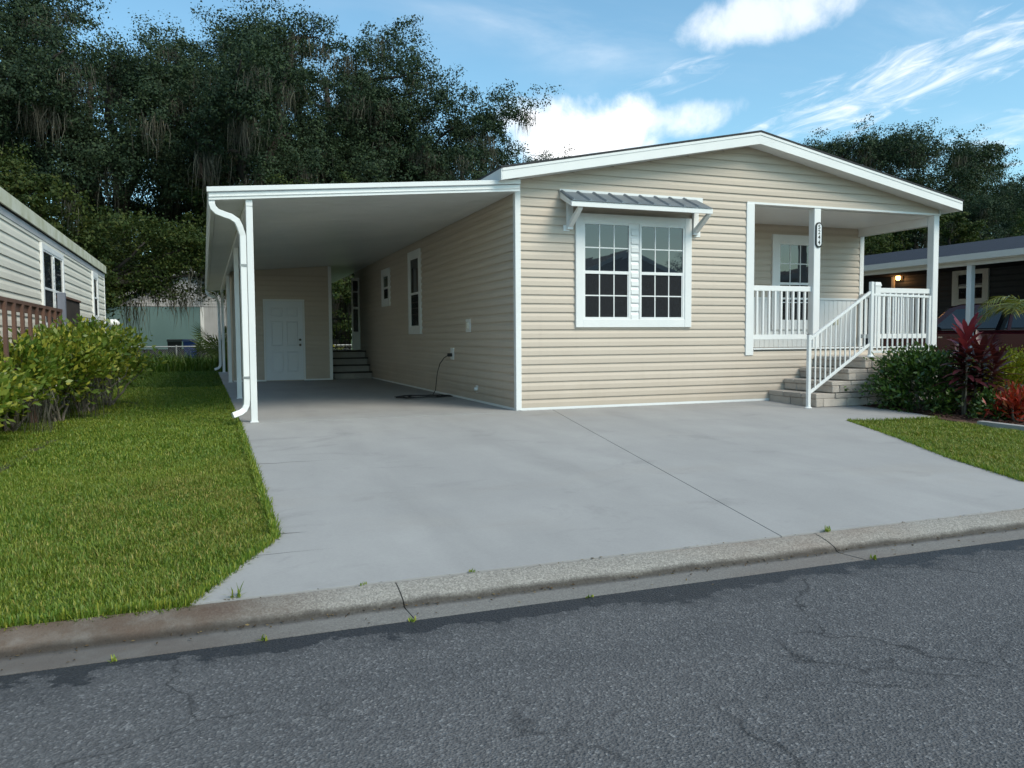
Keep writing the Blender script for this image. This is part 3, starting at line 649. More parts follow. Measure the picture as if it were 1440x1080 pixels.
# ================================================================== CARPORT
carport = thing('carport', 'white aluminium lean-to carport with flat panel ceiling and slim posts', 'carport')
def cz(x, y): return 3.085 + 0.0835*x - 0.009*y         # ceiling height
CY0, CY1, CX0 = -0.16, 17.0, -3.98
npn = 57; pl = (CY1-CY0-0.03)/npn
for k in range(npn):
    a = CY0+0.03+k*pl; b = a+pl
    p = []
    for y in (a, b): pass
    sl = random.uniform(-0.0012, 0.0012)
    prof = [(a+0.003, 0.014), (a+0.016, 0.0), (a+pl*0.34-0.012, 0), (a+pl*0.34, 0.009), (a+pl*0.34+0.012, 0), (a+pl*0.67-0.012, 0), (a+pl*0.67, 0.009), (a+pl*0.67+0.012, 0), (b-0.016, 0.0), (b-0.003, 0.014), (b-0.0015, 0.07), (a+0.0015, 0.07)]
    n = len(prof)
    vs = [(x, y, cz(x, y)+h+sl) for x in (CX0, -0.024) for y, h in prof]
    MB().add(vs, [tuple(range(n)), tuple(range(n, 2*n))[::-1]] + [(i, (i+1) % n, n+(i+1) % n, n+i) for i in range(n)]).build('ceiling_panel', 'panel_metal', carport)
def strip(name, y0, y1, h0, h1, mat='white_metal', x0=CX0-0.09, x1=0.0):
    vs = [(x, y, cz(x, 0)+h) for h in (h0, h1) for x, y in ((x0, y0), (x1, y0), (x1, y1), (x0, y1))]
    return MB().hexa(vs).build(name, mat, carport, bevel=0.003)
strip('front_fascia', CY0, CY0+0.03, -0.005, 0.085)
strip('front_fascia', CY0-0.012, CY0-0.0005, 0.030, 0.044)
strip('drip_cap', CY0-0.03, CY0+0.05, 0.092, 0.152, x0=CX0-0.11)
# side gutter along the low edge
gx = CX0-0.005
gp = [(gx, 0, cz(CX0, 0)+0.10), (gx, 0, cz(CX0, 0)-0.008), (gx-0.055, 0, cz(CX0, 0)-0.008), (gx-0.075, 0, cz(CX0, 0)+0.03), (gx-0.098, 0, cz(CX0, 0)+0.09), (gx-0.098, 0, cz(CX0, 0)+0.11), (gx-0.09, 0, cz(CX0, 0)+0.11), (gx-0.065, 0, cz(CX0, 0)+0.03), (gx-0.05, 0, cz(CX0, 0)+0.002), (gx-0.008, 0, cz(CX0, 0)+0.002), (gx-0.008, 0, cz(CX0, 0)+0.10)]
n = len(gp); vs = [(x, CY0+0.032, z) for x, y, z in gp] + [(x, CY1, z-0.15) for x, y, z in gp]
MB().add(vs, [tuple(range(n)), tuple(range(n, 2*n))[::-1]] + [(i, (i+1) % n, n+(i+1) % n, n+i) for i in range(n)]).build('gutter', 'panel_metal', carport)
PXc = -3.60
vs = []
for y in (CY0+0.035, CY1): vs += [(PXc-0.04, y, cz(PXc-.04, y)-0.085), (PXc+0.04, y, cz(PXc-.04, y)-0.085), (PXc+0.04, y, cz(PXc-.04, y)-0.002), (PXc-0.04, y, cz(PXc-.04, y)-0.002)]
MB().hexa(vs).build('beam', 'white_metal', carport, bevel=0.003)
for y in (-0.08, 4.35, 10.15, 16.8):
    xx = PXc if y < 10 else PXc + 0.02
    MB().box(xx-0.04, xx+0.04, y-0.04, y+0.04, -0.01, cz(PXc-.04, y)-0.086).build('post', 'white_metal', carport, bevel=0.005)
    MB().box(xx-0.05, xx+0.05, y-0.05, y+0.05, -0.004, 0.012).build('post_base', 'white_metal', carport)
def downspout(y, parent):
    z1 = cz(CX0, y)
    pts = [(gx-0.05, y-0.02, z1+0.02), (gx-0.05, y-0.03, z1-0.05), (gx-0.035, y-0.03, z1-0.10), (gx+0.01, y-0.03, z1-0.145), (gx+0.09, y-0.03, z1-0.175), (gx+0.17, y-0.03, z1-0.20), (gx+0.235, y-0.03, z1-0.245), (gx+0.265, y-0.02, z1-0.31),
           (-3.685, y-0.0, z1-0.42), (-3.685, y, 1.5), (-3.685, y, 0.30), (-3.692, y, 0.22), (-3.72, y-0.01, 0.16), (-3.77, y-0.03, 0.125), (-3.86, y-0.06, 0.095)]
    mb = MB(); mb.tube(pts, 0.052, 4, sx=1.0); mb.build('downspout', 'white_metal', parent, bevel=0.004)
downspout(-0.08, carport); downspout(16.8, carport)
for z in (0.55, 1.95): MB().box(-3.728, -3.642, -0.122, -0.119, z, z+0.03).build('strap', 'galvanised', carport)
# ================================================================== STORAGE SHED under the carport
shed = thing('storage_shed', 'beige sided storage room with white door at the back of the carport', 'shed')
SY = 10.2
MB().hexa([(-3.50, SY+0.001, 0.0), (-1.11, SY+0.001, 0.0), (-1.11, 15.5, 0.0), (-3.50, 15.5, 0.0), (-3.50, SY+0.001, cz(-3.5, 10.2)-0.002), (-1.11, SY+0.001, cz(-1.11, 10.2)-0.002), (-1.11, 15.5, cz(-1.11, 15.5)-0.002), (-3.50, 15.5, cz(-3.5, 15.5)-0.002)]).build('wall', 'siding_beige', shed)
FD = frame((0, SY, 0), X, -Y)
for i in range(22):
    z = 0.04+i*E_
    if z+E_ > cz(-3.5, SY): 
        continue
    if z < 2.02: board(FD, -3.49, -2.79, z, 'siding_beige', shed); board(FD, -1.77, -1.17, z, 'siding_beige', shed)
    else: board(FD, -3.49, -1.17, z, 'siding_beige', shed)
MB().box(-1.175, -1.095, SY-0.022, SY+0.06, 0.0, cz(-1.15, SY)-0.01).build('corner_post', 'white_trim', shed, bevel=0.004)
MB().hexa([(-3.49, SY-0.02, cz(-3.49, SY)-0.05), (-1.18, SY-0.02, cz(-1.18, SY)-0.05), (-1.18, SY, cz(-1.18, SY)-0.05), (-3.49, SY, cz(-3.49, SY)-0.05), (-3.49, SY-0.02, cz(-3.49, SY)-0.004), (-1.18, SY-0.02, cz(-1.18, SY)-0.004), (-1.18, SY, cz(-1.18, SY)-0.004), (-3.49, SY, cz(-3.49, SY)-0.004)]).build('top_trim', 'siding_beige', shed)
MB().box(-3.50, -2.77, SY-0.018, SY, 0.0, 0.04).build('base_trim', 'white_trim', shed); MB().box(-1.78, -1.176, SY-0.018, SY, 0.0, 0.04).build('base_trim', 'white_trim', shed)
jb = MB(); jb.box(-2.775, -2.735, SY-0.03, SY, 0, 2.04); jb.box(-1.815, -1.775, SY-0.03, SY, 0, 2.04); jb.box(-2.735, -1.815, SY-0.03, SY, 2.0, 2.04)
jb.build('door_frame', 'white_trim', shed)
dr = MB().box(-2.731, -1.819, SY-0.012, SY+0.0, 0.02, 1.996).build('door', 'door_white', shed)
def door_panel(u0, u1, v0, v1):
    mb = MB(); F = frame((0, SY-0.012, 0), X, -Y)
    a, b = 0.016, 0.04
    o = [(u0, v0), (u1, v0), (u1, v1), (u0, v1)]; m1 = [(u0+a, v0+a), (u1-a, v0+a), (u1-a, v1-a), (u0+a, v1-a)]; m2 = [(u0+b, v0+b), (u1-b, v0+b), (u1-b, v1-b), (u0+b, v1-b)]
    mb.v = [F(u, v, 0.0005) for u, v in o] + [F(u, v, 0.010) for u, v in m1] + [F(u, v, 0.003) for u, v in m2]
    mb.f = [(i, (i+1) % 4, 4+(i+1) % 4, 4+i) for i in range(4)] + [(4+i, 4+(i+1) % 4, 8+(i+1) % 4, 8+i) for i in range(4)] + [(8, 9, 10, 11)]
    mb.build('door_panel', 'door_white', dr)
for a, b in ((-2.60, -2.315), (-2.235, -1.95)):
    door_panel(a, b, 0.22, 0.74); door_panel(a, b, 0.88, 1.50); door_panel(a, b, 1.61, 1.83)
for z in (0.90, 1.03):
    k = MB().lathe([(0.012, 0), (0.026, 0.002), (0.026, 0.012), (0.014, 0.02), (0.03, 0.035), (0.028, 0.055), (0.01, 0.062)], (0, 0, 0), 12).build('door_knob', 'brass', dr, True)
    k.rotation_euler = (R(90), 0, 0); k.location = (-1.90, SY-0.012, z)
# rear steps, landing railing and open storm door in the passage
rsteps = thing('side_steps', 'dark wooden steps between storage room and house side wall', 'steps')
for k in range(4):
    MB().box(-1.04, -0.03, SY+0.25+0.28*k, SY+0.55+0.28*k, 0.18*k+0.145, 0.18*k+0.18).build('tread', 'wood_dark', rsteps, bevel=0.004)
    MB().box(-1.02, -0.05, SY+0.27+0.28*k, SY+0.29+0.28*k, 0.18*k, 0.18*k+0.145).build('riser', 'deck_board', rsteps)
for k in range(11):
    MB().box(-1.06, -0.03, SY+1.40+0.14*k, SY+1.534+0.14*k, 0.685, 0.72).build('landing_board', 'wood_dark', rsteps)
for x in (-1.03, -0.08):
    for y in (SY+1.45, SY+2.85): MB().box(x-0.045, x+0.045, y-0.045, y+0.045, 0.0, 0.685).build('post', 'wood_dark', rsteps)
rrail = thing('landing_railing', 'black metal railing across the landing behind storage room', 'railing')
for z, h in ((1.62, 0.04), (0.80, 0.03), (1.05, 0.015)): MB().box(-1.05, -0.03, 13.03, 13.06, z-h/2, z+h/2).build('rail', 'black_metal', rrail)
for k in range(9): MB().box(-1.04+k*0.12, -1.025+k*0.12, 13.037, 13.052, 0.72, 1.60).build('baluster', 'black_metal', rrail)
sdoor = MB(); FDo_ = frame((-0.25, 12.2, 0.74), X, -Y); FDo = lambda u, v, d: FDo_(u*0.68, v, d)
sdoor.obox(FDo, 0, 0.07, 0, 2.02, -0.015, 0.015); sdoor.obox(FDo, 0.27, 0.34, 0, 2.02, -0.015, 0.015); sdoor.obox(FDo, 0.07, 0.27, 0, 0.5, -0.014, 0.014); sdoor.obox(FDo, 0.07, 0.27, 1.93, 2.02, -0.014, 0.014); sdoor.obox(FDo, 0.07, 0.27, 1.14, 1.20, -0.014, 0.014); sdoor.obox(FDo, 0.07, 0.27, 1.60, 1.64, -0.014, 0.014)
sdo = sdoor.build('storm_door', 'white_trim', house); MB().obox(FDo, 0.07, 0.27, 0.5, 1.93, -0.004, 0.004).build('pane', 'glass', sdo)
# extension cord: hangs from the outlet and lies in a loose coil
cord = [(-0.03, 3.12, 0.745), (-0.10, 3.13, 0.74), (-0.15, 3.22, 0.69), (-0.19, 3.36, 0.58), (-0.21, 3.46, 0.42), (-0.22, 3.50, 0.26), (-0.25, 3.46, 0.10), (-0.34, 3.34, 0.014)]
rng = random.Random(9)
for k in range(56):
    a = k*0.42; cx, cy = -0.48-0.003*k, 3.02+0.04*math.sin(k*0.3); rx, ry = 0.42+0.12*math.sin(k*0.23), 0.26+0.14*math.sin(k*0.37)
    cord.append((cx+rx*math.cos(a), cy+ry*math.sin(a), 0.010+0.006*(k % 3)+0.0004*k))
cord += [(-0.95, 3.12, 0.01), (-1.05, 3.16, 0.009)]
tag(MB().tube(cord, 0.0075, 6).build('extension_cord', 'black_rubber', None, True), 'black extension cord plugged into side wall and coiled on the carport floor', 'cord')
cordo = bpy.data.objects['extension_cord']; MB().box(-0.115, -0.03, 3.095, 3.145, 0.715, 0.775).build('plug', 'black_rubber', cordo, bevel=0.008)
# ================================================================== STONE STEPS and handrail
steps = thing('stone_steps', 'pale stone block steps climbing to the porch landing', 'steps')
SX = [4.37, 4.67, 4.98, 5.29]; SF = -1.12; SXE = 6.80
rng = random.Random(21)
def stone(x0, x1, y0, y1, z0, z1):
    mb = MB().box(x0+0.003, x1-0.003, y0+0.003, y1-0.003, z0+0.0015, z1-0.0015)
    mb.v = [(x+rng.uniform(-.005, .005), y+rng.uniform(-.006, .006), z+rng.uniform(-.002, .002)) for x, y, z in mb.v]
    mb.build('stone_block', 'stone', steps, bevel=0.007)
MB().box(SX[0]+0.06, SXE-0.05, SF+0.06, -0.03, -0.05, 0.16).build('core', 'stone', steps)
for i in range(1, 4): MB().box(SX[i]+0.06, SXE-0.05, SF+0.06, -0.03, 0.16+0.18*(i-1), 0.16+0.18*i).build('core', 'stone', steps)
for i in range(4):
    zb = 0.18*i - (0.03 if i == 0 else 0); zt = 0.18*(i+1)-0.01; zm = zb + (zt-zb)*0.62
    x0 = SX[i]
    for (za, zc) in ((zb, zm), (zm, zt)):
        y = SF                                           # riser face, along Y
        if zc == zt: dep = 0.36
        else: dep = 0.14
        while y < -0.04:
            l = rng.uniform(0.26, 0.5); y2 = min(y+l, -0.03)
            if -0.03-y2 < 0.14: y2 = -0.03
            stone(x0-(0.012 if zc == zt else 0), x0+dep, y, y2, za, zc); y = y2
        x = x0+dep                                       # front face, along X
        while x < SXE-0.02:
            l = rng.uniform(0.24, 0.46); x2 = min(x+l, SXE)
            if SXE-x2 < 0.14: x2 = SXE
            stone(x, x2, SF-(0.008 if zc == zt else 0), SF+0.16, za, zc); x = x2
for k in range(5):
    for j in range(3): stone(SX[3]+0.36+k*0.23, SX[3]+0.36+(k+1)*0.23, SF+0.17+j*0.30, SF+0.17+(j+1)*0.30, 0.64, 0.708)
hr = thing('step_handrail', 'white aluminium handrail with thin balusters beside the stone steps', 'handrail')
HY = SF+0.03
MB().box(4.19-0.026, 4.19+0.026, -1.15-0.026, -1.15+0.026, -0.03, 1.06).build('post', 'white_metal', hr, bevel=0.004)
MB().lathe([(0.055, 0), (0.055, 0.008), (0.036, 0.02), (0.034, 0.035)], (4.19, -1.15, -0.032), 12).build('post_foot', 'white_metal', hr)
MB().box(4.164, 4.216, -1.176, -1.124, 1.06, 1.066).build('post_cap', 'black_metal', hr)
MB().box(5.42-0.028, 5.42+0.028, HY-0.03, HY+0.026, 0.71, 1.86).build('post', 'white_metal', hr, bevel=0.004)
MB().lathe([(0.06, 0), (0.06, 0.01), (0.04, 0.03), (0.038, 0.04)], (5.42, HY, 0.708), 12).build('post_foot', 'white_metal', hr)
MB().box(6.60-0.024, 6.60+0.024, HY-0.026, HY+0.022, 0.71, 1.66).build('post', 'white_metal', hr, bevel=0.004)
def rail_between(a, b, h, w_, name):
    a, b = Vector(a), Vector(b); d = (b-a); hor = Vector((d.x, d.y, 0)).normalized(); s = Vector((-hor.y, hor.x, 0))*w_/2; u = Vector((0, 0, h/2))
    MB().hexa([a-s-u, b-s-u, b+s-u, a+s-u, a-s+u, b-s+u, b+s+u, a+s+u]).build(name, 'white_metal', hr, bevel=0.003)
T0, T1 = (4.216, -1.15, 1.00), (5.393, HY, 1.70); B0, B1 = (4.216, -1.15, 0.20), (5.393, HY, 0.90)
rail_between(T0, T1, 0.045, 0.04, 'top_rail'); rail_between(B0, B1, 0.045, 0.035, 'bottom_rail')
for k in range(11):
    t = (k+1)/12; a = Vector(B0).lerp(Vector(B1), t); b = Vector(T0).lerp(Vector(T1), t)
    MB().box(a.x-0.009, a.x+0.009, a.y-0.009, a.y+0.009, a.z, b.z).build('baluster', 'white_metal', hr)
rail_between((5.448, HY, 1.665), (6.576, HY, 1.645), 0.035, 0.04, 'top_rail'); rail_between((5.448, HY, 0.785), (6.576, HY, 0.785), 0.035, 0.03, 'bottom_rail')
for k in range(10):
    x = 5.448+1.128*(k+1)/11; MB().box(x-0.009, x+0.009, HY-0.009, HY+0.009, 0.80, 1.64).build('baluster', 'white_metal', hr)
# ================================================================== LEFT NEIGHBOUR
ln = thing('neighbour_house', 'pale grey sided house with stained fascia behind the leafy hedge', 'house')
LX, LY0, LY1, LZ = -7.0, -4.0, 17.1, 3.10
MB().box(LX-7.2, LX-0.001, LY0, LY1, -0.05, LZ).build('wall', 'siding_grey', ln)
FL = frame((LX, 0, 0), Y, X)
for i in range(17):
    z = 0.02+i*0.18
    if z+0.18 > LZ: break
    m_ = random.choice((3.0, 6.0, 9.5)); board(FL, LY0, m_+0.02, z, 'siding_grey', ln, e=0.18); board(FL, m_, LY1-0.06, z, 'siding_grey', ln, e=0.18, k=1.06)
MB().box(LX-0.05, LX+0.03, LY1-0.07, LY1+0.015, -0.05, LZ).build('corner_post', 'white_trim', ln)
lr = MB().extrude([(LX+0.05, 0, LZ+0.0), (LX+0.05, 0, LZ+0.20), (LX-3.6, 0, LZ+0.95), (LX-7.4, 0, LZ+0.2), (LX-7.4, 0, LZ)], (0, LY0-0.3, 0), (0, LY1+0.02, 0)).build('roof', 'shingle', ln)
MB().box(LX+0.0505, LX+0.08, LY0-0.3, LY1+0.03, LZ+0.0, LZ+0.225).build('fascia', 'mossy_trim', lr)
MB().box(LX+0.0005, LX+0.03, LY0-0.3, LY1-0.08, LZ-0.14, LZ-0.03).build('frieze', 'siding_white', ln)
def lwin(y0, y1, z0, z1, mull):
    F = frame((LX+0.014, y0, z0), Y, X)
    if mull:
        window(F, y1-y0, z1-z0, ln, cols=1, rows=1, cw=0.11, two=True)
    else: window(F, y1-y0, z1-z0, ln, cols=1, rows=1, cw=0.16)
lwin(6.55, 9.05, 1.25, 2.88, True); lwin(14.0, 15.15, 1.55, 2.94, False)
deck = thing('wooden_deck', 'brown wooden deck with weathered railing against pale grey house', 'deck')
DXR = -6.28
for k in range(9): MB().box(LX+0.03, DXR, -1.2+0.56*k, -1.2+0.56*k+0.55, 0.62, 0.66).build('deck_board', 'wood_brown', deck)
MB().box(DXR-0.05, DXR+0.05, -1.3, 3.72, 1.49, 1.535).build('top_rail', 'wood_brown', deck)
MB().box(DXR-0.02, DXR+0.02, -1.3, 3.72, 1.40, 1.489).build('rail_board', 'wood_brown', deck)
MB().box(DXR-0.02, DXR+0.02, -1.3, 3.72, 0.68, 0.77).build('rail_board', 'wood_brown', deck)
for k in range(11): MB().box(DXR+0.021, DXR+0.058, -1.25+0.47*k, -1.17+0.47*k, 0.60, 1.489).build('baluster', 'wood_brown', deck)
MB().box(DXR-0.02, DXR+0.09, 3.66, 3.78, -0.06, 1.80).build('post', 'wood_greyblue', deck, bevel=0.006)
MB().box(DXR-0.03, DXR+0.05, 3.80, 5.6, 0.6, 1.72).build('side_panel', 'wood_dark', deck)
MB().box(DXR-0.05, DXR+0.07, 3.79, 5.65, 1.72, 1.755).build('panel_cap', 'wood_brown', deck)
for y in (-1.1, 1.4, 5.5): MB().box(DXR-0.05, DXR+0.04, y-0.045, y+0.045, -0.06, 0.62).build('leg', 'wood_brown', deck)
ac = thing('utility_cabinet', 'pale grey utility cabinet standing by the neighbour house wall', 'cabinet')
MB().box(-6.92, -6.35, 7.75, 9.9, -0.06, 1.42).build('body', 'cabinet_grey', ac, bevel=0.01)
MB().extrude([(-6.95, 0, 1.421), (-6.32, 0, 1.421), (-6.40, 0, 1.50), (-6.90, 0, 1.50)], (0, 7.7, 0), (0, 9.95, 0)).build('lid', 'cabinet_grey', ac)
fl = thing('flood_light', 'white twin flood light on a thin pole beyond the hedge', 'light')
MB().tube([(-6.2, 12.0, -0.06), (-6.2, 12.0, 1.35)], 0.02, 6).build('pole', 'galvanised', fl)
for dx_, a in ((-0.16, 0.3), (0.05, -0.5)):
    MB().tube([(-6.2, 12, 1.33), (-6.2+dx_, 11.97, 1.44)], 0.015, 6).build('arm', 'galvanised', fl)
    MB().tube([(-6.2+dx_, 11.99, 1.42), (-6.2+dx_+0.06*a, 11.93, 1.46), (-6.2+dx_+0.2*a, 11.82, 1.50)], [0.03, 0.06, 0.085], 10).build('lamp_head', 'white_trim', fl, True)
# ================================================================== HOUSE BEYOND THE BACK FENCE
gh = thing('far_house', 'green and white two-tone house seen beyond the back yard fence', 'house')
GY = 30.0
MB().box(-13.0, -4.27, GY, GY+8, 0.62, 2.58).build('lower_wall', 'wall_green', gh)
MB().box(-4.25, -1.2, GY+0.01, GY+8, 0.62, 2.58).build('lower_wall', 'siding_white', gh)
MB().box(-4.28, -4.12, GY-0.03, GY+0.005, 0.62, 2.58).build('corner_post', 'white_trim', gh)
MB().box(-13.0, -1.2, GY+0.05, GY+8, -0.06, 0.62).build('skirting', 'skirt_dark', gh)
MB().extrude([(-8.2, 0, 2.6), (-1.2, 0, 2.6), (-4.7, 0, 4.12)], (0, GY+0.02, 0), (0, GY+8, 0)).build('gable_wall', 'siding_white', gh)
FG = frame((0, GY+0.02, 0), X, -Y)
for i in range(11):
    z = 2.6+i*0.125; t = (z-2.6)/1.52; a, b = -8.2+t*3.5, -1.2-t*3.5
    if b-a > 0.6: board(FG, a+0.1, b-0.1, z, 'siding_white', gh)
for (xa, xb) in ((-8.5, -4.7), (-0.9, -4.7)):
    MB().extrude([(xa, 0, 2.58), (xb, 0, 4.2), (xb, 0, 4.34), (xa, 0, 2.72)], (0, GY-0.35, 0), (0, GY+8.2, 0)).build('roof', 'shingle', gh)
    MB().extrude([(xa, 0, 2.575), (xb, 0, 4.195), (xb, 0, 4.33), (xa, 0, 2.71)], (0, GY-0.38, 0), (0, GY-0.351, 0)).build('rake_board', 'siding_white', gh)
def bin_(x, y, mat, label):
    b = thing('wheeled_bin', label, 'bin')
    MB().hexa([(x-0.23, y-0.25, 0.06), (x+0.23, y-0.25, 0.06), (x+0.23, y+0.22, 0.06), (x-0.23, y+0.22, 0.06), (x-0.29, y-0.33, 0.98), (x+0.29, y-0.33, 0.98), (x+0.29, y+0.3, 0.98), (x-0.29, y+0.3, 0.98)]).build('body', mat, b, bevel=0.02)
    MB().extrude([(0, y-0.37, 0.985), (0, y+0.34, 0.985), (0, y+0.34, 1.03), (0, y, 1.075), (0, y-0.37, 1.03)], (x-0.31, 0, 0), (x+0.31, 0, 0)).build('lid', mat, b)
    for s in (-1, 1): MB().tube([(x+s*0.2, y+0.28, 0.1), (x+s*0.26, y+0.28, 0.1)], 0.13, 12).build('wheel', 'black_rubber', b)
bin_(-5.35, 27.6, 'bin_black', 'black wheeled rubbish bin against the green far house'); bin_(-4.72, 27.6, 'bin_blue', 'blue wheeled recycling bin against the green far house')
fence = thing('chain_link_fence', 'grey chain link fence with thin rail across the back yard', 'fence')
for k in range(8): MB().tube([(-12.5+k*2.47, 20.6, -0.06), (-12.5+k*2.47, 20.6, 0.86)], 0.03, 8).build('post', 'galvanised', fence)
MB().tube([(-13, 20.6, 0.81), (5.5, 20.6, 0.81)], 0.02, 6).build('top_rail', 'galvanised', fence)
wires = MB()
for k in range(300):
    x = -13+k*0.0617
    for s in (-1, 1):
        a, b = Vector((x, 20.58+0.004*s, -0.03)), Vector((x+s*0.8, 20.58+0.004*s, 0.79)); t = Vector((0.0022, 0, 0))
        wires.add([a-t, a+t, b+t, b-t], [(0, 1, 2, 3)])
wo = wires.build('wire_mesh', 'galvanised', fence); wo['kind'] = 'stuff'
# ================================================================== RIGHT NEIGHBOUR
rn = thing('grey_house', 'dark grey house with blue-black roof, lit wall lamp and open carport', 'house')
RX, RW = 11.5, 14.5
MB().box(RW, RW+7, -6, 13, -0.05, 3.3).build('wall', 'siding_dark', rn)
FR = frame((RW, 0, 0), Y, -X)
for i in range(19):
    z = 0.02+i*0.15
    if z < 2.9: board(FR, -6, 13, z, 'siding_dark', rn, e=0.15)
rr = MB().extrude([(RX, 0, 2.72), (RX, 0, 2.80), (15.6, 0, 3.58), (20.5, 0, 3.2), (21.8, 0, 2.8), (21.8, 0, 2.72)], (0, -6.5, 0), (0, 13.4, 0)).build('roof', 'shingle_blue', rn)
MB().box(RX-0.02, RX-0.001, -6.5, 13.4, 2.64, 2.80).build('fascia', 'white_trim', rr)
MB().extrude([(RX-0.021, 0, 2.66), (RX-0.10, 0, 2.66), (RX-0.14, 0, 2.79), (RX-0.021, 0, 2.79)], (0, -6.5, 0), (0, 13.4, 0)).build('gutter', 'white_trim', rr)
MB().box(RX+0.1, RX+0.2, -6.4, 13.2, 2.56, 2.719).build('beam', 'white_trim', rn)
for y in (-2.6, 2.35, 6.0, 9.6): MB().box(RX+0.09, RX+0.21, y-0.06, y+0.06, -0.05, 2.56).build('post', 'white_trim', rn, bevel=0.005)
window(frame((RW-0.02, 4.15, 1.80), Y, -X), 1.06, 0.98, rn, cols=1, rows=1, cw=0.14)
dd = MB().obox(FR, 7.25, 8.2, 0.75, 2.72, 0.012, 0.05).build('door', 'siding_dark', rn); MB().obox(FR, 7.15, 7.249, 0.75, 2.78, 0.012, 0.06).build('frame', 'siding_grey', dd)
lamp = MB().obox(FR, 6.86, 6.98, 2.58, 2.82, 0.02, 0.05).build('wall_lamp', 'black_metal', rn)
MB().lathe([(0.03, 0), (0.06, 0.03), (0.065, 0.10), (0.03, 0.15)], (RW-0.15, 6.92, 2.60), 12).build('bulb', 'lamp_glow', lamp, True)
MB().lathe([(0.09, 0), (0.10, 0.012), (0.02, 0.05)], (RW-0.15, 6.92, 2.765), 12).build('cap', 'black_metal', lamp)
pl_ = bpy.data.lights.new('lamp_light', 'POINT'); pl_.energy = 0.9; pl_.color = (1.0, 0.50, 0.2); pl_.shadow_soft_size = 0.06
po = bpy.data.objects.new('lamp_light', pl_); COL.objects.link(po); po.location = (RW-0.27, 6.92, 2.62); po.parent = lamp
struct(MB().box(RX-0.3, RW, -6.6, 13, -0.12, -0.02).build('carport_floor', 'concrete'))
# maroon sport utility vehicle in the neighbour's carport, seen from its side
car = thing('parked_car', 'maroon sport utility vehicle parked in the dark grey carport', 'car')
cxn, cxf, cy0 = 12.05, 13.90, 0.75       # near side, far side, tail
prof = [(0, 0.42), (0.0, 0.98), (0.10, 1.08), (3.15, 1.10), (4.35, 1.02), (4.72, 0.90), (4.80, 0.62), (4.78, 0.36), (4.35, 0.30), (4.33, 0.42), (4.22, 0.64), (3.98, 0.74), (3.74, 0.64), (3.63, 0.42), (3.6, 0.28), (1.42, 0.28), (1.39, 0.42), (1.28, 0.64), (1.04, 0.74), (0.80, 0.64), (0.69, 0.42), (0.66, 0.32)]
MB().extrude([(0, cy0+a, b) for a, b in prof], (cxn, 0, 0), (cxf, 0, 0)).build('body', 'car_paint', car, bevel=0.035)
gh_ = [(0.06, 1.09), (0.20, 1.62), (0.45, 1.73), (2.35, 1.75), (2.62, 1.69), (3.30, 1.11)]
n = len(gh_); vs = []
for x_, ins in ((cxn, 1), (cxf, -1)): vs += [(x_ + ins*(0.03+0.17*max(0, (b-1.09))/0.66), cy0+a, b) for a, b in gh_]
MB().add(vs, [tuple(range(n)), tuple(range(n, 2*n))[::-1]] + [(i, (i+1) % n, n+(i+1) % n, n+i) for i in range(n)]).build('cabin', 'car_paint', car, bevel=0.03)
def cwin(pts):
    vs = [(cxn + 0.016+0.17*max(0, b-1.09)/0.66, cy0+a, b) for a, b in pts]; vs2 = [(x+0.02, y, z) for x, y, z in vs]; n = len(vs)
    MB().add(vs+vs2, [tuple(range(n)), tuple(range(n, 2*n))[::-1]] + [(i, (i+1) % n, n+(i+1) % n, n+i) for i in range(n)]).build('side_window', 'glass_car', car)
cwin([(0.28, 1.14), (0.34, 1.58), (0.95, 1.62), (0.95, 1.14)]); cwin([(1.05, 1.14), (1.05, 1.63), (1.85, 1.64), (1.85, 1.14)]); cwin([(1.95, 1.14), (1.95, 1.64), (2.42, 1.63), (3.0, 1.14)])
MB().hexa([(cxn+0.10, cy0+3.22, 1.13), (cxf-0.10, cy0+3.22, 1.13), (cxf-0.22, cy0+2.66, 1.66), (cxn+0.22, cy0+2.66, 1.66), (cxn+0.10, cy0+3.25, 1.15), (cxf-0.10, cy0+3.25, 1.15), (cxf-0.22, cy0+2.69, 1.68), (cxn+0.22, cy0+2.69, 1.68)]).build('windscreen', 'glass_car', car)
for a in (1.04, 3.98):
    for x_, s in ((cxn+0.02, 1), (cxf-0.02, -1)):
        wh = MB().tube([(x_, cy0+a, 0.335), (x_+s*0.20, cy0+a, 0.335)], 0.345, 24).build('wheel', 'black_rubber', car)
        MB().tube([(x_-s*0.006, cy0+a, 0.335), (x_+s*0.03, cy0+a, 0.335)], 0.215, 20).build('rim', 'chrome', wh)
MB().box(cxn-0.14, cxn-0.01, cy0+2.85, cy0+2.95, 1.14, 1.28).build('mirror', 'car_paint', car, bevel=0.02)
for a in (1.75, 2.75): MB().box(cxn-0.018, cxn-0.002, cy0+a-0.12, cy0+a, 0.97, 1.0).build('door_handle', 'chrome', car)
for x_ in (cxn+0.1, cxf-0.4): MB().box(x_, x_+0.3, cy0+4.70, cy0+4.79, 0.76, 0.88).build('headlight', 'sign_white', car, bevel=0.02)
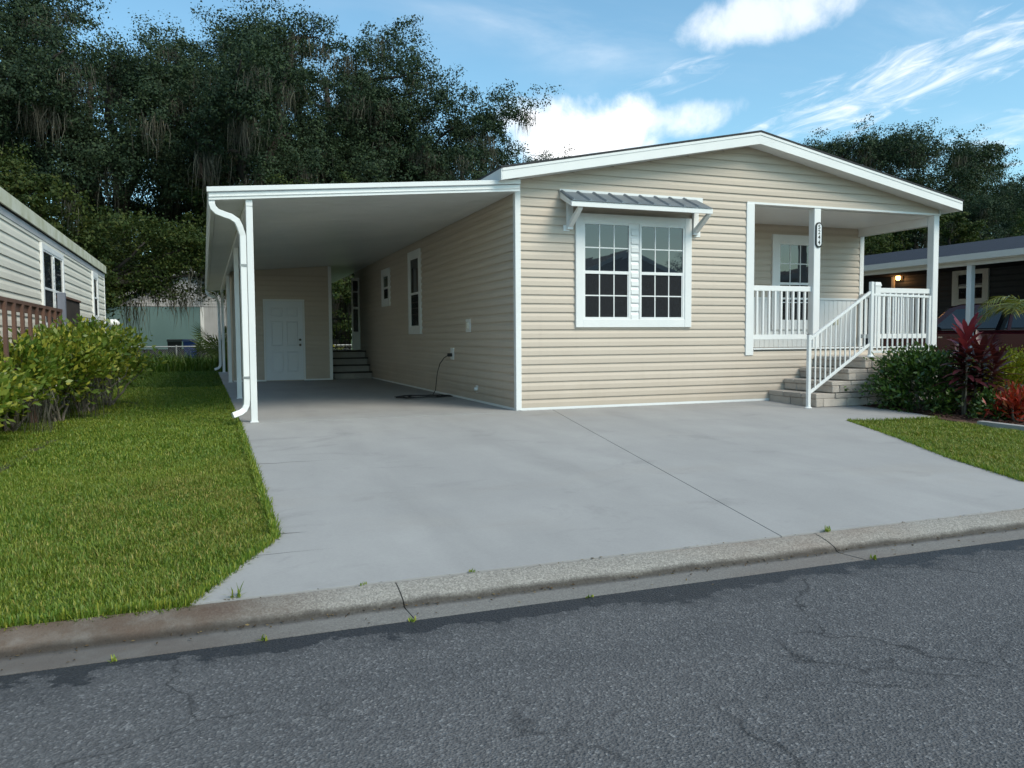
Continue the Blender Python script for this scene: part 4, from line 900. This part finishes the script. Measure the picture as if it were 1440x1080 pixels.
# ================================================================== HOUSE ACROSS THE STREET (mirrored in the front windows)
oh = thing('opposite_house', 'grey gabled house across the street, mirrored in the front windows', 'house')
MB().box(10.5, 20.5, -36, -25, -0.2, 3.1).build('wall', 'siding_grey', oh)
MB().extrude([(10.0, 0, 3.0), (21.0, 0, 3.0), (21.0, 0, 3.2), (15.5, 0, 5.3), (10.0, 0, 3.2)], (0, -36.5, 0), (0, -24.5, 0)).build('roof', 'shingle', oh)
for xa in (10.0, 21.0): MB().extrude([(xa, 0, 3.0), (15.5, 0, 5.08), (15.5, 0, 5.3), (xa, 0, 3.22)], (0, -24.499, 0), (0, -24.46, 0)).build('rake_board', 'white_trim', oh)
window(frame((12.0, -25.0, 1.0), X, Y), 1.8, 1.5, oh, cols=2, rows=1, cw=0.1)
MB().box(16.5, 17.5, -25.0, -24.95, 0.1, 2.2).build('door', 'door_white', oh)
# ================================================================== VEGETATION
def limb(mb, p0, p1, r0, r1, rg, wob=0.12, n=6, sides=7):
    p0, p1 = Vector(p0), Vector(p1); L = (p1-p0).length; pts = []; rad = []
    off = Vector((0, 0, 0))
    for i in range(n+1):
        t = i/n
        if 0 < i < n: off += Vector((rg.gauss(0, 1), rg.gauss(0, 1), rg.gauss(0, 0.6)))*L*wob/n
        pts.append(p0.lerp(p1, t)+off*(1-abs(2*t-1)*0.3)); rad.append(r0+(r1-r0)*t)
    mb.tube(pts, rad, sides)
    return pts[-1]
def oak_meshes(seed, H, Wd, leafn, leafs, npuff, low=0.25, moss=40, leafmat='oak_leaf', flat=0.62):
    """trunk with spreading limbs; leaves in uneven puffs round the limb ends; hanging moss"""
    rg = random.Random(seed); r = np.random.default_rng(seed)
    tr = MB(); fork = H*rg.uniform(0.16, 0.24)
    limb(tr, (0, 0, -0.2), (rg.uniform(-.3, .3), rg.uniform(-.3, .3), fork), H*0.032, H*0.025, rg, 0.08)
    puffs = []; tips = []
    nl = 7
    for i in range(nl):
        a = 2*math.pi*(i+rg.uniform(-.3, .3))/nl; el = rg.uniform(0.25, 1.0)
        d = Wd*0.5*rg.uniform(0.45, 0.8)*(1.05-0.5*el); z = H*(low+0.12+(0.9-low-0.12)*el*rg.uniform(0.75, 1.0))
        e = limb(tr, (0, 0, fork-0.3), (d*math.cos(a), d*math.sin(a), z), H*0.017, H*0.007, rg, 0.25, 8)
        for j in range(5):
            t = rg.uniform(0.35, 1.0); b = Vector((0, 0, fork)).lerp(e, t)
            aa = a+rg.uniform(-1.2, 1.2); q = b+Vector((math.cos(aa), math.sin(aa), rg.uniform(-0.1, 0.7)))*Wd*rg.uniform(0.1, 0.2)
            limb(tr, b, q, H*0.006, H*0.002, rg, 0.25, 5, 5); tips.append(q)
        tips.append(e)
    C = []; mossp = []; Nn = []
    for k in range(npuff):
        if k < len(tips): c = tips[k]
        else:           # fill the dome, denser outside
            a = rg.uniform(0, 2*math.pi); el = rg.random()**0.8; rr_ = (0.55+0.45*rg.random()**0.5)
            zc = low+(1-low)*el; wprof = math.sin(math.pi*min(1.0, (0.12+0.80*el)))**0.6
            c = Vector((Wd*0.5*wprof*rr_*math.cos(a), Wd*0.5*wprof*rr_*math.sin(a), H*zc*(0.9+0.1*rg.random())-H*0.04))
        pr = H*rg.uniform(0.045, 0.10)
        m_ = int(leafn*(pr/(H*0.07))**2)
        u = r.normal(size=(m_, 3)); u /= np.linalg.norm(u, axis=1, keepdims=True)
        rad = pr*(r.uniform(0.15, 1.0, m_)**0.5)[:, None]*(1+0.35*np.sin(u[:, :1]*5+k)*np.cos(u[:, 1:2]*6))
        p = u*rad; p[:, 2] *= flat
        # small twig clusters break the outline of each puff
        cl = r.normal(size=(max(4, m_//60), 3))*pr*np.array([.60, .60, .42]); idx = r.integers(0, len(cl), m_)
        of = np.clip(r.normal(size=(m_, 3)), -1.9, 1.9)*np.array([1.15, 1.15, 0.8])*pr*0.15; tw = np.clip(cl, -1.1*pr, 1.1*pr)[idx]+of
        use = r.random(m_) < 0.90
        nr = p/pr; nr[use] = of[use]/(pr*0.15)*0.6+cl[idx][use]/pr*0.7
        p[use] = tw[use]; p[:, 2] *= 0.95
        nr[:, 2] += 0.35; Nn.append(nr/(np.linalg.norm(nr, axis=1, keepdims=True)+1e-9))
        C.append(p+np.array(c))
        if rg.random() < moss/npuff and c.z > H*0.2: mossp.append((c, pr))
    C = np.concatenate(C)
    V, F = leaf_quads(C, leafs, 0.62, r, normal=np.concatenate(Nn))
    MV, MF = moss_strips(mossp, rg, H/18.0)
    return tr, V, F, MV, MF
def moss_strips(spots, rg, s, per=(16, 34)):
    V = []; F = []
    for c, pr in spots:
        n = int(rg.randint(*per)*2.8); big = rg.uniform(0.8, 2.2); ox, oy = rg.uniform(-.6, .6)*pr, rg.uniform(-.6, .6)*pr
        for _ in range(n):
            x = c[0]+ox+rg.gauss(0, 0.30)*s; y = c[1]+oy+rg.gauss(0, 0.30)*s; z = c[2]-pr*0.42+rg.uniform(-.25, .3)*s
            L = rg.uniform(0.3, 1.35)*big*s*rg.uniform(0.5, 1.0); w0 = rg.uniform(0.007, 0.022)*max(s, 0.4); a = rg.uniform(0, math.pi); ca, sa = math.cos(a)*w0, math.sin(a)*w0
            b = len(V); x2 = x; y2 = y
            for k in range(4):
                t = k/3; ww = (1-t)**0.7+0.06
                x2 += rg.gauss(0, 0.07)*s; y2 += rg.gauss(0, 0.07)*s
                V += [(x2-ca*ww, y2-sa*ww, z-L*t), (x2+ca*ww, y2+sa*ww, z-L*t)]
            F += [(b+2*k, b+2*k+1, b+2*k+3, b+2*k+2) for k in range(3)]
    return np.array(V, float).reshape(-1, 3), np.array(F, int).reshape(-1, 4)
KINDS = {}
def tree(kind, x, y, scale, rot, name, label, group, crown_mat='oak_leaf', sz=1.0):
    """one tree: an Empty at its foot with trunk, crown and moss; alike trees share mesh data"""
    t = thing(name, label, 'tree', group, (x, y, -0.06)); t.rotation_euler = (0, 0, rot); t.scale = (scale, scale, scale*sz)
    k = KINDS[kind]
    for nm, me in k:
        if me is None: continue
        o = bpy.data.objects.new(nm, me); COL.objects.link(o); o.parent = t
        if nm == 'moss': o['kind'] = 'stuff'
    return t
def make_kind(key, seed, H, Wd, leafn, leafs, npuff, low, moss, leafmat):
    tr, V, F, MV, MF = oak_meshes(seed, H, Wd, leafn, leafs, npuff, low, moss, leafmat)
    objs = [tr.build('trunk', 'bark', None, True), raw('crown', V, F, leafmat)]
    if len(MF): objs.append(raw('moss', MV, MF, 'moss'))
    KINDS[key] = [(n_, o.data) for n_, o in zip(('trunk', 'crown', 'moss'), objs)]
    for o in objs: bpy.data.objects.remove(o)
make_kind('A', 101, 19.0, 14.0, 1650, 0.135, 76, 0.27, 60, 'oak_leaf')
make_kind('B', 202, 18.5, 13.0, 1650, 0.135, 72, 0.24, 60, 'oak_leaf')
make_kind('C', 303, 15.0, 12.0, 1200, 0.13, 76, 0.18, 40, 'oak_leaf')
make_kind('D', 404, 9.0, 9.0, 620, 0.12, 90, 0.16, 26, 'mid_leaf')
make_kind('E', 505, 8.0, 7.0, 460, 0.14, 80, 0.10, 10, 'mid_leaf')
G1 = 'tall live oaks behind the house'; L1 = 'tall dark live oak hung with grey moss behind carport and back yard'
for k, x, y, s, rot in (('A', -23, 35, 1.0, 0.3), ('B', -15.5, 33, 1.04, 1.9), ('A', -8.5, 37, 1.04, 2.6), ('B', -2.2, 34, 1.02, 0.9), ('A', 3.6, 39, 1.10, 4.4), ('B', 7.0, 39, 1.0, 3.7), ('C', 9.6, 36.5, 1.12, 0.4)):
    tree(k, x, y, s, rot, 'live_oak', L1, G1)
G2 = 'mid-height trees beyond the back fence'; L2 = 'mid-height bushy tree below the tall oaks beyond the back fence'
for k, x, y, s, rot in (('D', -13.0, 23, 1.0, 0.2), ('E', -10.2, 22.5, 0.98, 1.5), ('D', -16.5, 27, 1.12, 4.0), ('D', -7.5, 42.0, 1.1, 2.8), ('D', 1.8, 29, 1.02, 3.3), ('E', -2.2, 33, 1.2, 0.8), ('D', 6.5, 31, 0.95, 5.1), ('D', -20, 23, 1.1, 2.2)):
    tree(k, x, y, s, rot, 'bushy_tree', L2, G2)
for k, x, y, s, rot in (('B', -19, 17, 0.85, 0.6), ('A', -21, 7, 0.85, 2.2), ('C', -20, -3, 1.0, 4.1)):  # out-of-view oaks, added to block sky light from the left
    tree(k, x, y, s, rot, 'added_shade_oak', 'unseen oak added beyond the neighbour house to shade the carport side', 'unseen oaks added for shade on the left')
G3 = 'distant trees over the roof ridge'; L3 = 'distant tree top showing just above the house roof'
for k, x, y, s, rot in (('C', 20.5, 48, 1.07, 1.0), ('C', 27.0, 49, 1.03, 2.5)):
    tree(k, x, y, s, rot, 'distant_tree', L3, G3)
G4 = 'oaks behind the dark grey house'; L4 = 'dark oak rising behind the dark grey neighbouring house'
for k, x, y, s, rot in (('C', 27.5, 30, 0.80, 0.5), ('C', 33.0, 28, 0.96, 2.0), ('C', 38.5, 28.5, 0.98, 3.1), ('C', 44.5, 29, 0.80, 4.2), ('C', 49, 27, 0.86, 5.3), ('B', 57, 27, 0.70, 1.1), ('C', 34, 19, 0.60, 0.3), ('C', 44, 18, 0.66, 3.6)):
    tree(k, x, y, s, rot, 'oak_tree', L4, G4)
for k, x, y, s, rot in (('D', 22, 19, 0.78, 0.5), ('E', 27, 17, 0.88, 2.0), ('D', 32, 14, 0.80, 1.0)):
    tree(k, x, y, s, rot, 'yard_tree', 'lighter green tree behind the blue-black roof of the grey house', 'lighter trees behind the grey house')
for k, x, y, s, rot in (('C', 27, -31, 0.62, 0.5), ('D', 5, -30, 0.8, 1.5)):
    tree(k, x, y, s, rot, 'street_tree', 'tree across the street, mirrored in the front windows', 'trees across the street')
# mossy bough hanging in front of the far house
bough = thing('mossy_bough_tree', 'leaning oak with low boughs and long pale moss before green house', 'tree', loc=(-9.2, 24.2, -0.06))
rg = random.Random(77); r = np.random.default_rng(77); tb = MB()
limb(tb, (0, 0, 0), (0.6, 0.2, 3.2), 0.26, 0.2, rg); ends = []; pf = []
for ex, ey, ez in ((2.9, 0.4, 3.9), (4.7, -0.2, 4.9), (2.7, -0.6, 4.8), (3.3, 0.3, 5.6), (1.0, -0.7, 3.3), (5.4, 0.8, 4.6), (0.3, 0.2, 5.8), (0.2, 0.4, 2.6), (3.5, 0.2, 4.0), (5.9, 0.4, 4.2), (2.0, 0.3, 3.2), (2.9, 0.3, 3.3), (5.2, 0.3, 3.7), (6.3, 0.4, 3.2), (1.2, 0.3, 2.6)):
    limb(tb, (0.6, 0.2, 3.0), (ex, ey, ez), 0.10, 0.03, rg, 0.25, 7, 6)
    for _ in range(7): pf.append((ex+rg.gauss(0, .65), ey+rg.gauss(0, .55), ez+rg.gauss(0, .38)))
C = np.concatenate([np.array(p)+r.normal(size=(300, 3))*np.array([.36, .36, .22]) for p in pf]); V, F = leaf_quads(C, 0.12, 0.6, r, flat=0.2)
tb.build('trunk', 'bark', bough, True); raw('crown', V, F, 'mid_leaf', bough)
ms = [((x_, 0.0, z_), 0.4) for x_, z_ in ((2.3, 2.7), (3.2, 3.5), (3.9, 3.3), (4.1, 2.9), (4.9, 3.9), (6.1, 3.6))]
for m1 in ms:
    MV, MF = moss_strips([m1], rg, 1.0, (26, 40)); raw('moss', MV, MF, 'moss', bough)['kind'] = 'stuff'
# shrubs ---------------------------------------------------------------
def shrub(name, label, x, y, H, Wd, n, leaf, mat, seed, group=None, low=0.35, asp=0.55, zb=None, stems=7, hang=0):
    t = thing(name, label, 'shrub', group, (x, y, lawn_z(x, y) if zb is None else zb)); rg = random.Random(seed); r = np.random.default_rng(seed); st = MB(); tips = []
    for i in range(stems):
        a = 2*math.pi*i/stems+rg.uniform(-.3, .3); d = Wd*0.5*rg.uniform(0.25, 0.8); e = (d*math.cos(a), d*math.sin(a), H*rg.uniform(max(low, 0.4), 0.92))
        limb(st, (rg.uniform(-.07, .07)*Wd, rg.uniform(-.07, .07)*Wd, -0.02), e, 0.010+0.008*H, 0.005, rg, 0.35, 6, 5); tips.append(e)
    st.build('stem', 'stem', t)
    C = []; k = 0; D = []
    npf = 46
    for i in range(npf):
        a = rg.uniform(0, 2*math.pi); el = rg.random(); rr_ = rg.random()**0.45; wz = math.sin(math.pi*(0.18+0.68*el))**0.7
        c = np.array([Wd*0.5*wz*rr_*math.cos(a), Wd*0.5*wz*rr_*math.sin(a), H*(low+(0.94-low)*el)])
        m_ = n//npf; nc = max(2, m_//9); cl = c+r.normal(size=(nc, 3))*np.array([Wd*.085, Wd*.085, H*.06]); idx = r.integers(0, nc, m_)
        o = r.normal(size=(m_, 3))*leaf*0.75; C.append(cl[idx]+o); dd_ = o+np.array([0, 0, leaf*0.8])+0.25*(cl[idx]-np.array([0, 0, H*0.4])); D.append(dd_/(np.linalg.norm(dd_, axis=1, keepdims=True)+1e-9))
    for i in range(stems*3):          # upright leading shoots break the outline
        a = rg.uniform(0, 2*math.pi); rr_ = rg.random()**0.6*0.42*Wd; z0 = H*(0.95-0.35*(rr_/(0.42*Wd))**2); m_ = 16
        t_ = r.random(m_)[:, None]; b0 = np.array([rr_*math.cos(a), rr_*math.sin(a), z0-0.05]); d0_ = np.array([math.cos(a)*0.35, math.sin(a)*0.35, 1.0])*H*rg.uniform(0.10, 0.22)
        o = r.normal(size=(m_, 3))*leaf*0.35; C.append(b0+t_*d0_+o); dd_ = o*2+d0_*1.2; D.append(dd_/(np.linalg.norm(dd_, axis=1, keepdims=True)+1e-9))
    C = np.concatenate(C); V, F = leaf_quads(C, leaf, asp, r, updir=np.concatenate(D)*1.3, jitter=0.7); raw('crown', V, F, mat, t)
    if hang:
        sp = [((rg.uniform(-.35, .35)*Wd, rg.uniform(-.35, .35)*Wd, H*rg.uniform(.38, .5)), 0.05) for _ in range(hang)]
        MV, MF = moss_strips(sp, rg, 0.34, (22, 34)); raw('moss', MV, MF, 'moss', t)['kind'] = 'stuff'
    return t
G5 = 'hedge shrubs along the left lawn edge'; L5 = 'yellow-green leafy hedge shrub with bare stems beside the lawn'
for i, (x, y, H, Wd, hg) in enumerate(((-6.45, -1.0, 0.98, 1.15, 1), (-6.35, 0.35, 1.08, 1.15, 1), (-6.05, 1.6, 1.22, 1.2, 3), (-5.85, 2.8, 1.34, 1.25, 3), (-5.70, 3.95, 1.30, 1.35, 2), (-6.6, -2.4, 1.05, 1.4, 0))):
    shrub('hedge_shrub', ('yellow-green hedge shrub in front of the brown deck railing' if y < 1 else 'yellow-green hedge shrub between the deck post and lawn' if y < 3 else 'end shrub of the yellow-green hedge, towards the back yard'), x, y, H, Wd, 2900, 0.088, 'hedge_leaf', 900+i, G5, 0.40, 0.5, hang=hg)
struct(MB().poly([(-7.0, -3.5), (-5.9, -3.2), (-5.75, -1.0), (-5.45, 1.2), (-5.2, 3.6), (-5.15, 4.9), (-7.0, 5.2)], lambda x, y: lawn_z(x, y)+0.02, 0.08).build('hedge_bed', 'soil'))
shrub('round_shrub', 'rounded dark green glossy shrub at the foot of the stone steps', 5.66, -1.82, 0.90, 1.30, 6500, 0.085, 'bush_leaf', 31, low=0.06, asp=0.42, stems=8)
shrub('golden_shrub', 'golden yellow-green shrub beside the burgundy strap-leaved plant', 6.80, -2.35, 0.90, 1.15, 4500, 0.06, 'gold_leaf', 32, low=0.10, asp=0.5)
shrub('low_shrub', 'low green shrub in front of the golden yellow-green shrub', 5.85, -2.92, 0.40, 0.75, 2500, 0.055, 'bush_leaf', 34, low=0.08, asp=0.5)
shrub('red_shrub', 'small red-leaved shrub at the edge of the mulch bed', 5.72, -3.28, 0.40, 0.40, 520, 0.12, 'croton_leaf', 33, low=0.35, asp=0.28)
def strap_plant(x, y, heads, label, seed):
    t = thing('ti_plant', label, 'plant', loc=(x, y, lawn_z(x, y)+0.03)); rg = random.Random(seed)
    for hx, hy, hz, nleaf, L, young in heads:
        MB().tube([(hx*0.4, hy*0.4, -0.03), (hx*0.7+0.01, hy*0.7, hz*0.5), (hx, hy, hz)], [0.017, 0.014, 0.011], 6).build('cane', 'stem', t)
        for i in range(nleaf):
            f = i/nleaf; a = i*2.4+rg.uniform(-.3, .3); up_ = -0.15+1.1*f; l = L*rg.uniform(0.8, 1.1)*(1-0.25*f); wd = 0.042*rg.uniform(.8, 1.15)
            z0 = hz*(0.40+0.60*f); bx, by = hx*(0.8+0.2*f), hy*(0.8+0.2*f); d = Vector((math.cos(a), math.sin(a), 0)); s = Vector((-d.y, d.x, 0))
            vs = []
            for k in range(6):
                u = k/5; p = Vector((bx, by, z0))+d*l*u*math.cos(up_*1.1)*(1-0.1*u)+Z*(l*u*math.sin(max(up_, 0.1)*1.1)*(1-0.45*u*(1.2-up_))-0.10*u*u*(1-f))
                ww = wd*math.sin(math.pi*(0.10+0.86*u))**0.8; vs += [p-s*ww+Z*0.012*(ww/wd), p, p+s*ww+Z*0.012*(ww/wd)]
            fs = [(3*k+j, 3*k+j+1, 3*k+j+4, 3*k+j+3) for k in range(5) for j in range(2)]
            MB().add(vs, fs).build('leaf', 'ti_leaf_young' if young and f > 0.62 else 'ti_leaf', t, True)
    return t
strap_plant(5.68, -2.55, ((-0.02, -0.02, 1.16, 50, 0.50, True), (0.22, -0.06, 0.92, 46, 0.52, False), (0.42, -0.12, 0.78, 40, 0.50, False), (0.10, 0.16, 0.86, 36, 0.48, False), (0.30, 0.06, 0.56, 30, 0.42, False)), 'tall burgundy strap-leaved plant on a thin cane in the mulch bed', 5)
def frond(t, base, a, rise, L, mat, rg, nl=26, droop=0.7, ll=0.30):
    d = Vector((math.cos(a), math.sin(a), 0)); s = Vector((-d.y, d.x, 0)); pts = []
    for k in range(9):
        u = k/8; pts.append(Vector(base)+d*L*u*(1-0.15*u)+Z*(rise*L*u-droop*L*u*u))
    mb = MB(); mb.tube(pts, [0.012*(1-0.8*k/8) for k in range(9)], 5)
    for k in range(nl):
        u = 0.12+0.88*k/nl; i = min(7, int(u*8)); p = pts[i].lerp(pts[i+1], u*8-i); dirn = (pts[i+1]-pts[i]).normalized(); l = ll*math.sin(math.pi*(0.15+0.75*u))
        for sg in (-1, 1):
            q = p+s*sg*l*0.72+dirn*l*0.6-Z*l*rg.uniform(0.05, 0.5); m_ = p.lerp(q, 0.5)+Z*0.02; wv = dirn*0.011
            mb.add([p, m_+wv, q, m_-wv], [(0, 1, 2, 3)])
    mb.build('frond', mat, t)
palm = thing('small_palm', 'small palm with yellow-green arching fronds over the planting bed', 'palm', loc=(6.98, -2.72, -0.12)); rg = random.Random(8)
MB().tube([(0, 0, -0.05), (0.02, 0, 0.6), (0, 0.02, 1.35)], [0.075, 0.06, 0.055], 9).build('trunk', 'stem', palm, True)
for i in range(15): frond(palm, (0, 0.02, 1.34), i*2.4, 0.95+0.25*rg.random(), rg.uniform(0.85, 1.1), 'palm_leaf', rg, droop=0.95, ll=0.34)
pm = thing('palmetto', 'green fan palmetto growing against the back fence', 'palm', loc=(-3.55, 19.2, -0.06)); rg = random.Random(15)
for i in range(20):
    a = i*2.4; L = rg.uniform(0.8, 1.55); d = Vector((math.cos(a), math.sin(a), 0)); e = d*L*rg.uniform(.35, .7)+Z*L*rg.uniform(0.45, 1.05); mb = MB(); mb.tube([(0, 0, 0), e*0.5+Z*0.08, e], 0.014, 5)
    s = Vector((-d.y, d.x, 0)); ax = (d*0.5+Z*0.8).normalized()
    for k in range(17):
        th = (k/16-0.5)*3.6; v = (ax*math.cos(th)+s*math.sin(th))*rg.uniform(0.5, 0.68); q = e+v-Z*0.10*abs(th)+d*0.1; m_ = e.lerp(q, 0.55); wv = v.cross(d).normalized()*0.02 if v.cross(d).length > 1e-3 else s*0.02
        mb.add([e, m_+wv, q, m_-wv], [(0, 1, 2, 3)])
    mb.build('frond', 'palmetto_leaf', pm)
shrub('passage_shrub', 'pale green shrub glimpsed through the passage beside the storage room', -0.75, 17.9, 1.25, 1.6, 2600, 0.10, 'gold_leaf', 40, low=0.1)
# grass ----------------------------------------------------------------
def inside(P, poly):
    x, y = P[:, 0], P[:, 1]; c = np.zeros(len(P), bool); n = len(poly)
    for i in range(n):
        x1, y1 = poly[i]; x2, y2 = poly[i-1]
        c ^= ((y1 > y) != (y2 > y)) & (x < (x2-x1)*(y-y1)/((y2-y1) if y2 != y1 else 1e-9)+x1)
    return c
def grass(name, poly, dens, L, W, mat, seed, label, zoff=0.0, lean=0.75, fade=None):
    r = np.random.default_rng(seed); xs = [p[0] for p in poly]; ys = [p[1] for p in poly]
    n = int((max(xs)-min(xs))*(max(ys)-min(ys))*dens); P = np.stack([r.uniform(min(xs), max(xs), n), r.uniform(min(ys), max(ys), n)], 1); P = P[inside(P, poly)]
    if fade:      # thin out irregularly towards the edge of a patch
        cx, cy, rx, ry = fade; d = ((P[:, 0]-cx)/rx)**2+((P[:, 1]-cy)/ry)**2
        wv = 0.5+0.28*np.sin(P[:, 0]*5.7+2.1*np.sin(P[:, 1]*2.9))+0.28*np.sin(P[:, 1]*4.3+1.7*np.sin(P[:, 0]*6.1))
        P = P[r.random(len(P)) < np.exp(-d)*np.clip(wv, 0.08, 1)]
    n = len(P)
    z = np.where(P[:, 1] > -0.3, -0.055, -0.055-0.17*(-P[:, 1]-0.3)/6.44)+zoff
    tuft = 0.75+0.35*np.sin(P[:, 0]*7.1+1.3*np.sin(P[:, 1]*5.3))*np.sin(P[:, 1]*6.3+1.7*np.cos(P[:, 0]*4.1))+0.25*r.random(n)
    B = np.c_[P, z]; h = L*r.uniform(0.55, 1.2, n)*tuft; a = r.uniform(0, 2*np.pi, n); t = np.abs(r.normal(0, lean, n)); dirv = np.c_[np.cos(a)*np.sin(t), np.sin(a)*np.sin(t), np.cos(t)]
    s = np.c_[-np.sin(a), np.cos(a), np.zeros(n)]*(W*r.uniform(.7, 1.2, n))[:, None]*0.5
    mid = B+dirv*(h*0.55)[:, None]; tip = B+dirv*h[:, None]+np.c_[np.cos(a), np.sin(a), -0.5*np.ones(n)]*(h*0.22)[:, None]
    V = np.stack([B-s, B+s, mid+s*0.9, mid-s*0.9, tip], 1).reshape(-1, 3)
    i = np.arange(n)[:, None]*5
    F = np.concatenate([i+np.array([[0, 1, 2]]), i+np.array([[0, 2, 3]]), i+np.array([[3, 2, 4]])], 1).reshape(-1, 3)
    o = raw(name, V, F, mat); return tag(o, label, 'grass', kind='stuff')
ed = -3.775
grass('lawn_grass', [(-6.8, -6.78), (-4.28, -6.76), (-3.79, -5.67), (ed, -2.5), (-6.9, -2.5)], 17000, 0.044, 0.0046, 'grass', 1, 'thick green lawn grass beside the driveway and street kerb')
grass('lawn_grass', [(-7.2, -2.5), (ed, -2.5), (ed+0.02, 2.5), (-7.4, 2.5)], 9000, 0.052, 0.0070, 'grass', 2, 'green lawn grass alongside the carport posts')
grass('lawn_grass', [(-8.5, 2.5), (ed+0.02, 2.5), (ed+0.03, 9), (-8.5, 9)], 3600, 0.066, 0.012, 'grass', 3, 'green lawn grass between the hedge and carport')
grass('lawn_grass', [(-10, 9), (ed+0.03, 9), (ed+0.05, 20.5), (-10, 20.5)], 1500, 0.07, 0.020, 'grass_tall', 4, 'shaded lawn grass of the back yard')
grass('lawn_grass', [(-6.4, -6.6), (-4.3, -6.6), (-3.82, -5.6), (-3.8, -0.5), (-6.4, -0.5)], 13000, 0.052, 0.0048, 'grass_dry', 5, 'dry yellowish patch of lawn beside the driveway', fade=(-4.35, -4.6, 0.75, 1.6))
grass('tall_grass', [(-12, 18.6), (3, 18.6), (3, 21.5), (-12, 21.5)], 420, 0.62, 0.030, 'grass_tall', 6, 'tall unmown grass along the back fence', lean=0.28)
grass('lawn_grass', [(3.70, -2.47), (4.45, -2.62), (5.04, -2.68), (5.0, -3.3), (5.06, -3.9), (5.22, -6.7), (2.62, -6.75), (2.20, -6.02), (2.60, -4.93), (3.09, -3.93), (3.40, -3.23)], 11000, 0.052, 0.0065, 'grass', 7, 'green grass between the driveway and planting bed')
grass('lawn_grass', [(3.70, -2.47), (4.45, -2.62), (5.04, -2.68), (5.0, -3.3), (5.06, -3.9), (5.22, -6.7), (2.62, -6.75), (2.20, -6.02), (2.60, -4.93), (3.09, -3.93), (3.40, -3.23)], 3600, 0.054, 0.0065, 'grass_dry', 8, 'dry straw-coloured blades in the grass by the planting bed')
def fringe(pts, dens, seed, label):
    r = np.random.default_rng(seed); B = []
    for (x1, y1), (x2, y2) in zip(pts[:-1], pts[1:]):
        n = int(math.hypot(x2-x1, y2-y1)*dens); t = r.random(n)*1.0; B.append(np.c_[x1+(x2-x1)*t+r.normal(0, .012, n), y1+(y2-y1)*t+r.normal(0, .012, n)])
    P = np.concatenate(B); n = len(P); z = np.where(P[:, 1] > -0.3, -0.05, -0.05-0.17*(-P[:, 1]-0.3)/6.44); B = np.c_[P, z]
    a = r.uniform(0, 2*np.pi, n); t = np.abs(r.normal(0.3, 0.5, n)); h = r.uniform(.04, .10, n); d = np.c_[np.cos(a)*np.sin(t), np.sin(a)*np.sin(t), np.cos(t)]; s = np.c_[-np.sin(a), np.cos(a), np.zeros(n)]*0.003
    mid = B+d*(h*.6)[:, None]; tip = mid+(d+np.array([0, 0, -.5]))*(h*.4)[:, None]
    V = np.stack([B-s, B+s, mid+s*.9, mid-s*.9, tip], 1).reshape(-1, 3); i = np.arange(n)[:, None]*5; F = np.concatenate([i+np.array([[0, 1, 2]]), i+np.array([[0, 2, 3]]), i+np.array([[3, 2, 4]])], 1).reshape(-1, 3)
    tag(raw('edge_grass', V, F, 'grass'), label, 'grass', kind='stuff')
fringe([(ed, 9), (ed, 0)], 260, 90, 'ragged grass fringe along the carport slab edge')
fringe([(ed, 0), (-3.785, -5.66), (-4.275, -6.71), (-7, -6.725)], 900, 91, 'ragged grass fringe hanging over driveway and kerb edge')
fringe([(5.1, -2.63), (4.4, -2.60), (3.70, -2.47), (3.37, -3.25), (3.06, -3.95), (2.57, -4.95), (2.17, -6.03), (2.6, -6.71)], 800, 92, 'ragged grass fringe along the driveway beside planting bed')
def tuft(x, y, z, n, L, seed, label, mat='grass'):
    r = np.random.default_rng(seed); a = r.uniform(0, 2*np.pi, n); t = np.abs(r.normal(0.35, 0.4, n)); h = L*r.uniform(.5, 1.2, n); B = np.c_[x+r.normal(0, .012, n), y+r.normal(0, .008, n), np.full(n, z)]
    d = np.c_[np.cos(a)*np.sin(t), np.sin(a)*np.sin(t), np.cos(t)]; s = np.c_[-np.sin(a), np.cos(a), np.zeros(n)]*0.0035; mid = B+d*(h*.55)[:, None]; tip = mid+(d+np.array([0, 0, -.35]))*(h*.45)[:, None]
    V = np.stack([B-s, B+s, mid+s*.9, mid-s*.9, tip], 1).reshape(-1, 3); i = np.arange(n)[:, None]*5; F = np.concatenate([i+np.array([[0, 1, 2]]), i+np.array([[0, 2, 3]]), i+np.array([[3, 2, 4]])], 1).reshape(-1, 3)
    tag(raw('weed', V, F, mat), label, 'weed', 'weeds in the kerb and driveway joints')
leaf_mat('litter', (0.10, 0.065, 0.035), (0.06, 0.042, 0.028), (0.19, 0.14, 0.07), 0.1, 3.0, 0.8, 0.1)
def litter(n, seed):
    r = np.random.default_rng(seed); x = r.uniform(-8, 6, n); k = r.random(n)
    y = np.where(k < 0.7, -6.93+r.normal(0, .022, n), np.where(k < 0.88, -7.05+r.normal(0, .06, n), -6.715+r.normal(0, .012, n)))
    z = np.where(k < 0.7, -0.262, np.where(k < 0.88, -0.258, -0.199)); V, F = leaf_quads(np.c_[x, y, z], 0.020, 0.45, r, flat=0.85)
    tag(raw('leaf_litter', V, F, 'litter'), 'scattered brown leaf bits and grit lying in the street gutter', 'litter', kind='stuff')
litter(900, 70)
LW = 'small green weed tuft growing in a joint along the kerb'
for i, (x, y, z, n, L) in enumerate(((-4.06, -6.69, -0.205, 22, 0.09), (-3.45, -6.71, -0.202, 10, 0.018), (-2.88, -6.71, -0.20, 12, 0.022), (-0.50, -6.72, -0.20, 26, 0.045), (-0.55, -7.15, -0.262, 24, 0.03), (-4.55, -7.15, -0.262, 16, 0.026), (-3.96, -7.15, -0.262, 12, 0.035), (-3.30, -7.16, -0.262, 14, 0.03), (-2.4, -7.16, -0.262, 10, 0.03))):
    tuft(x, y, z, n, L, 60+i, LW)
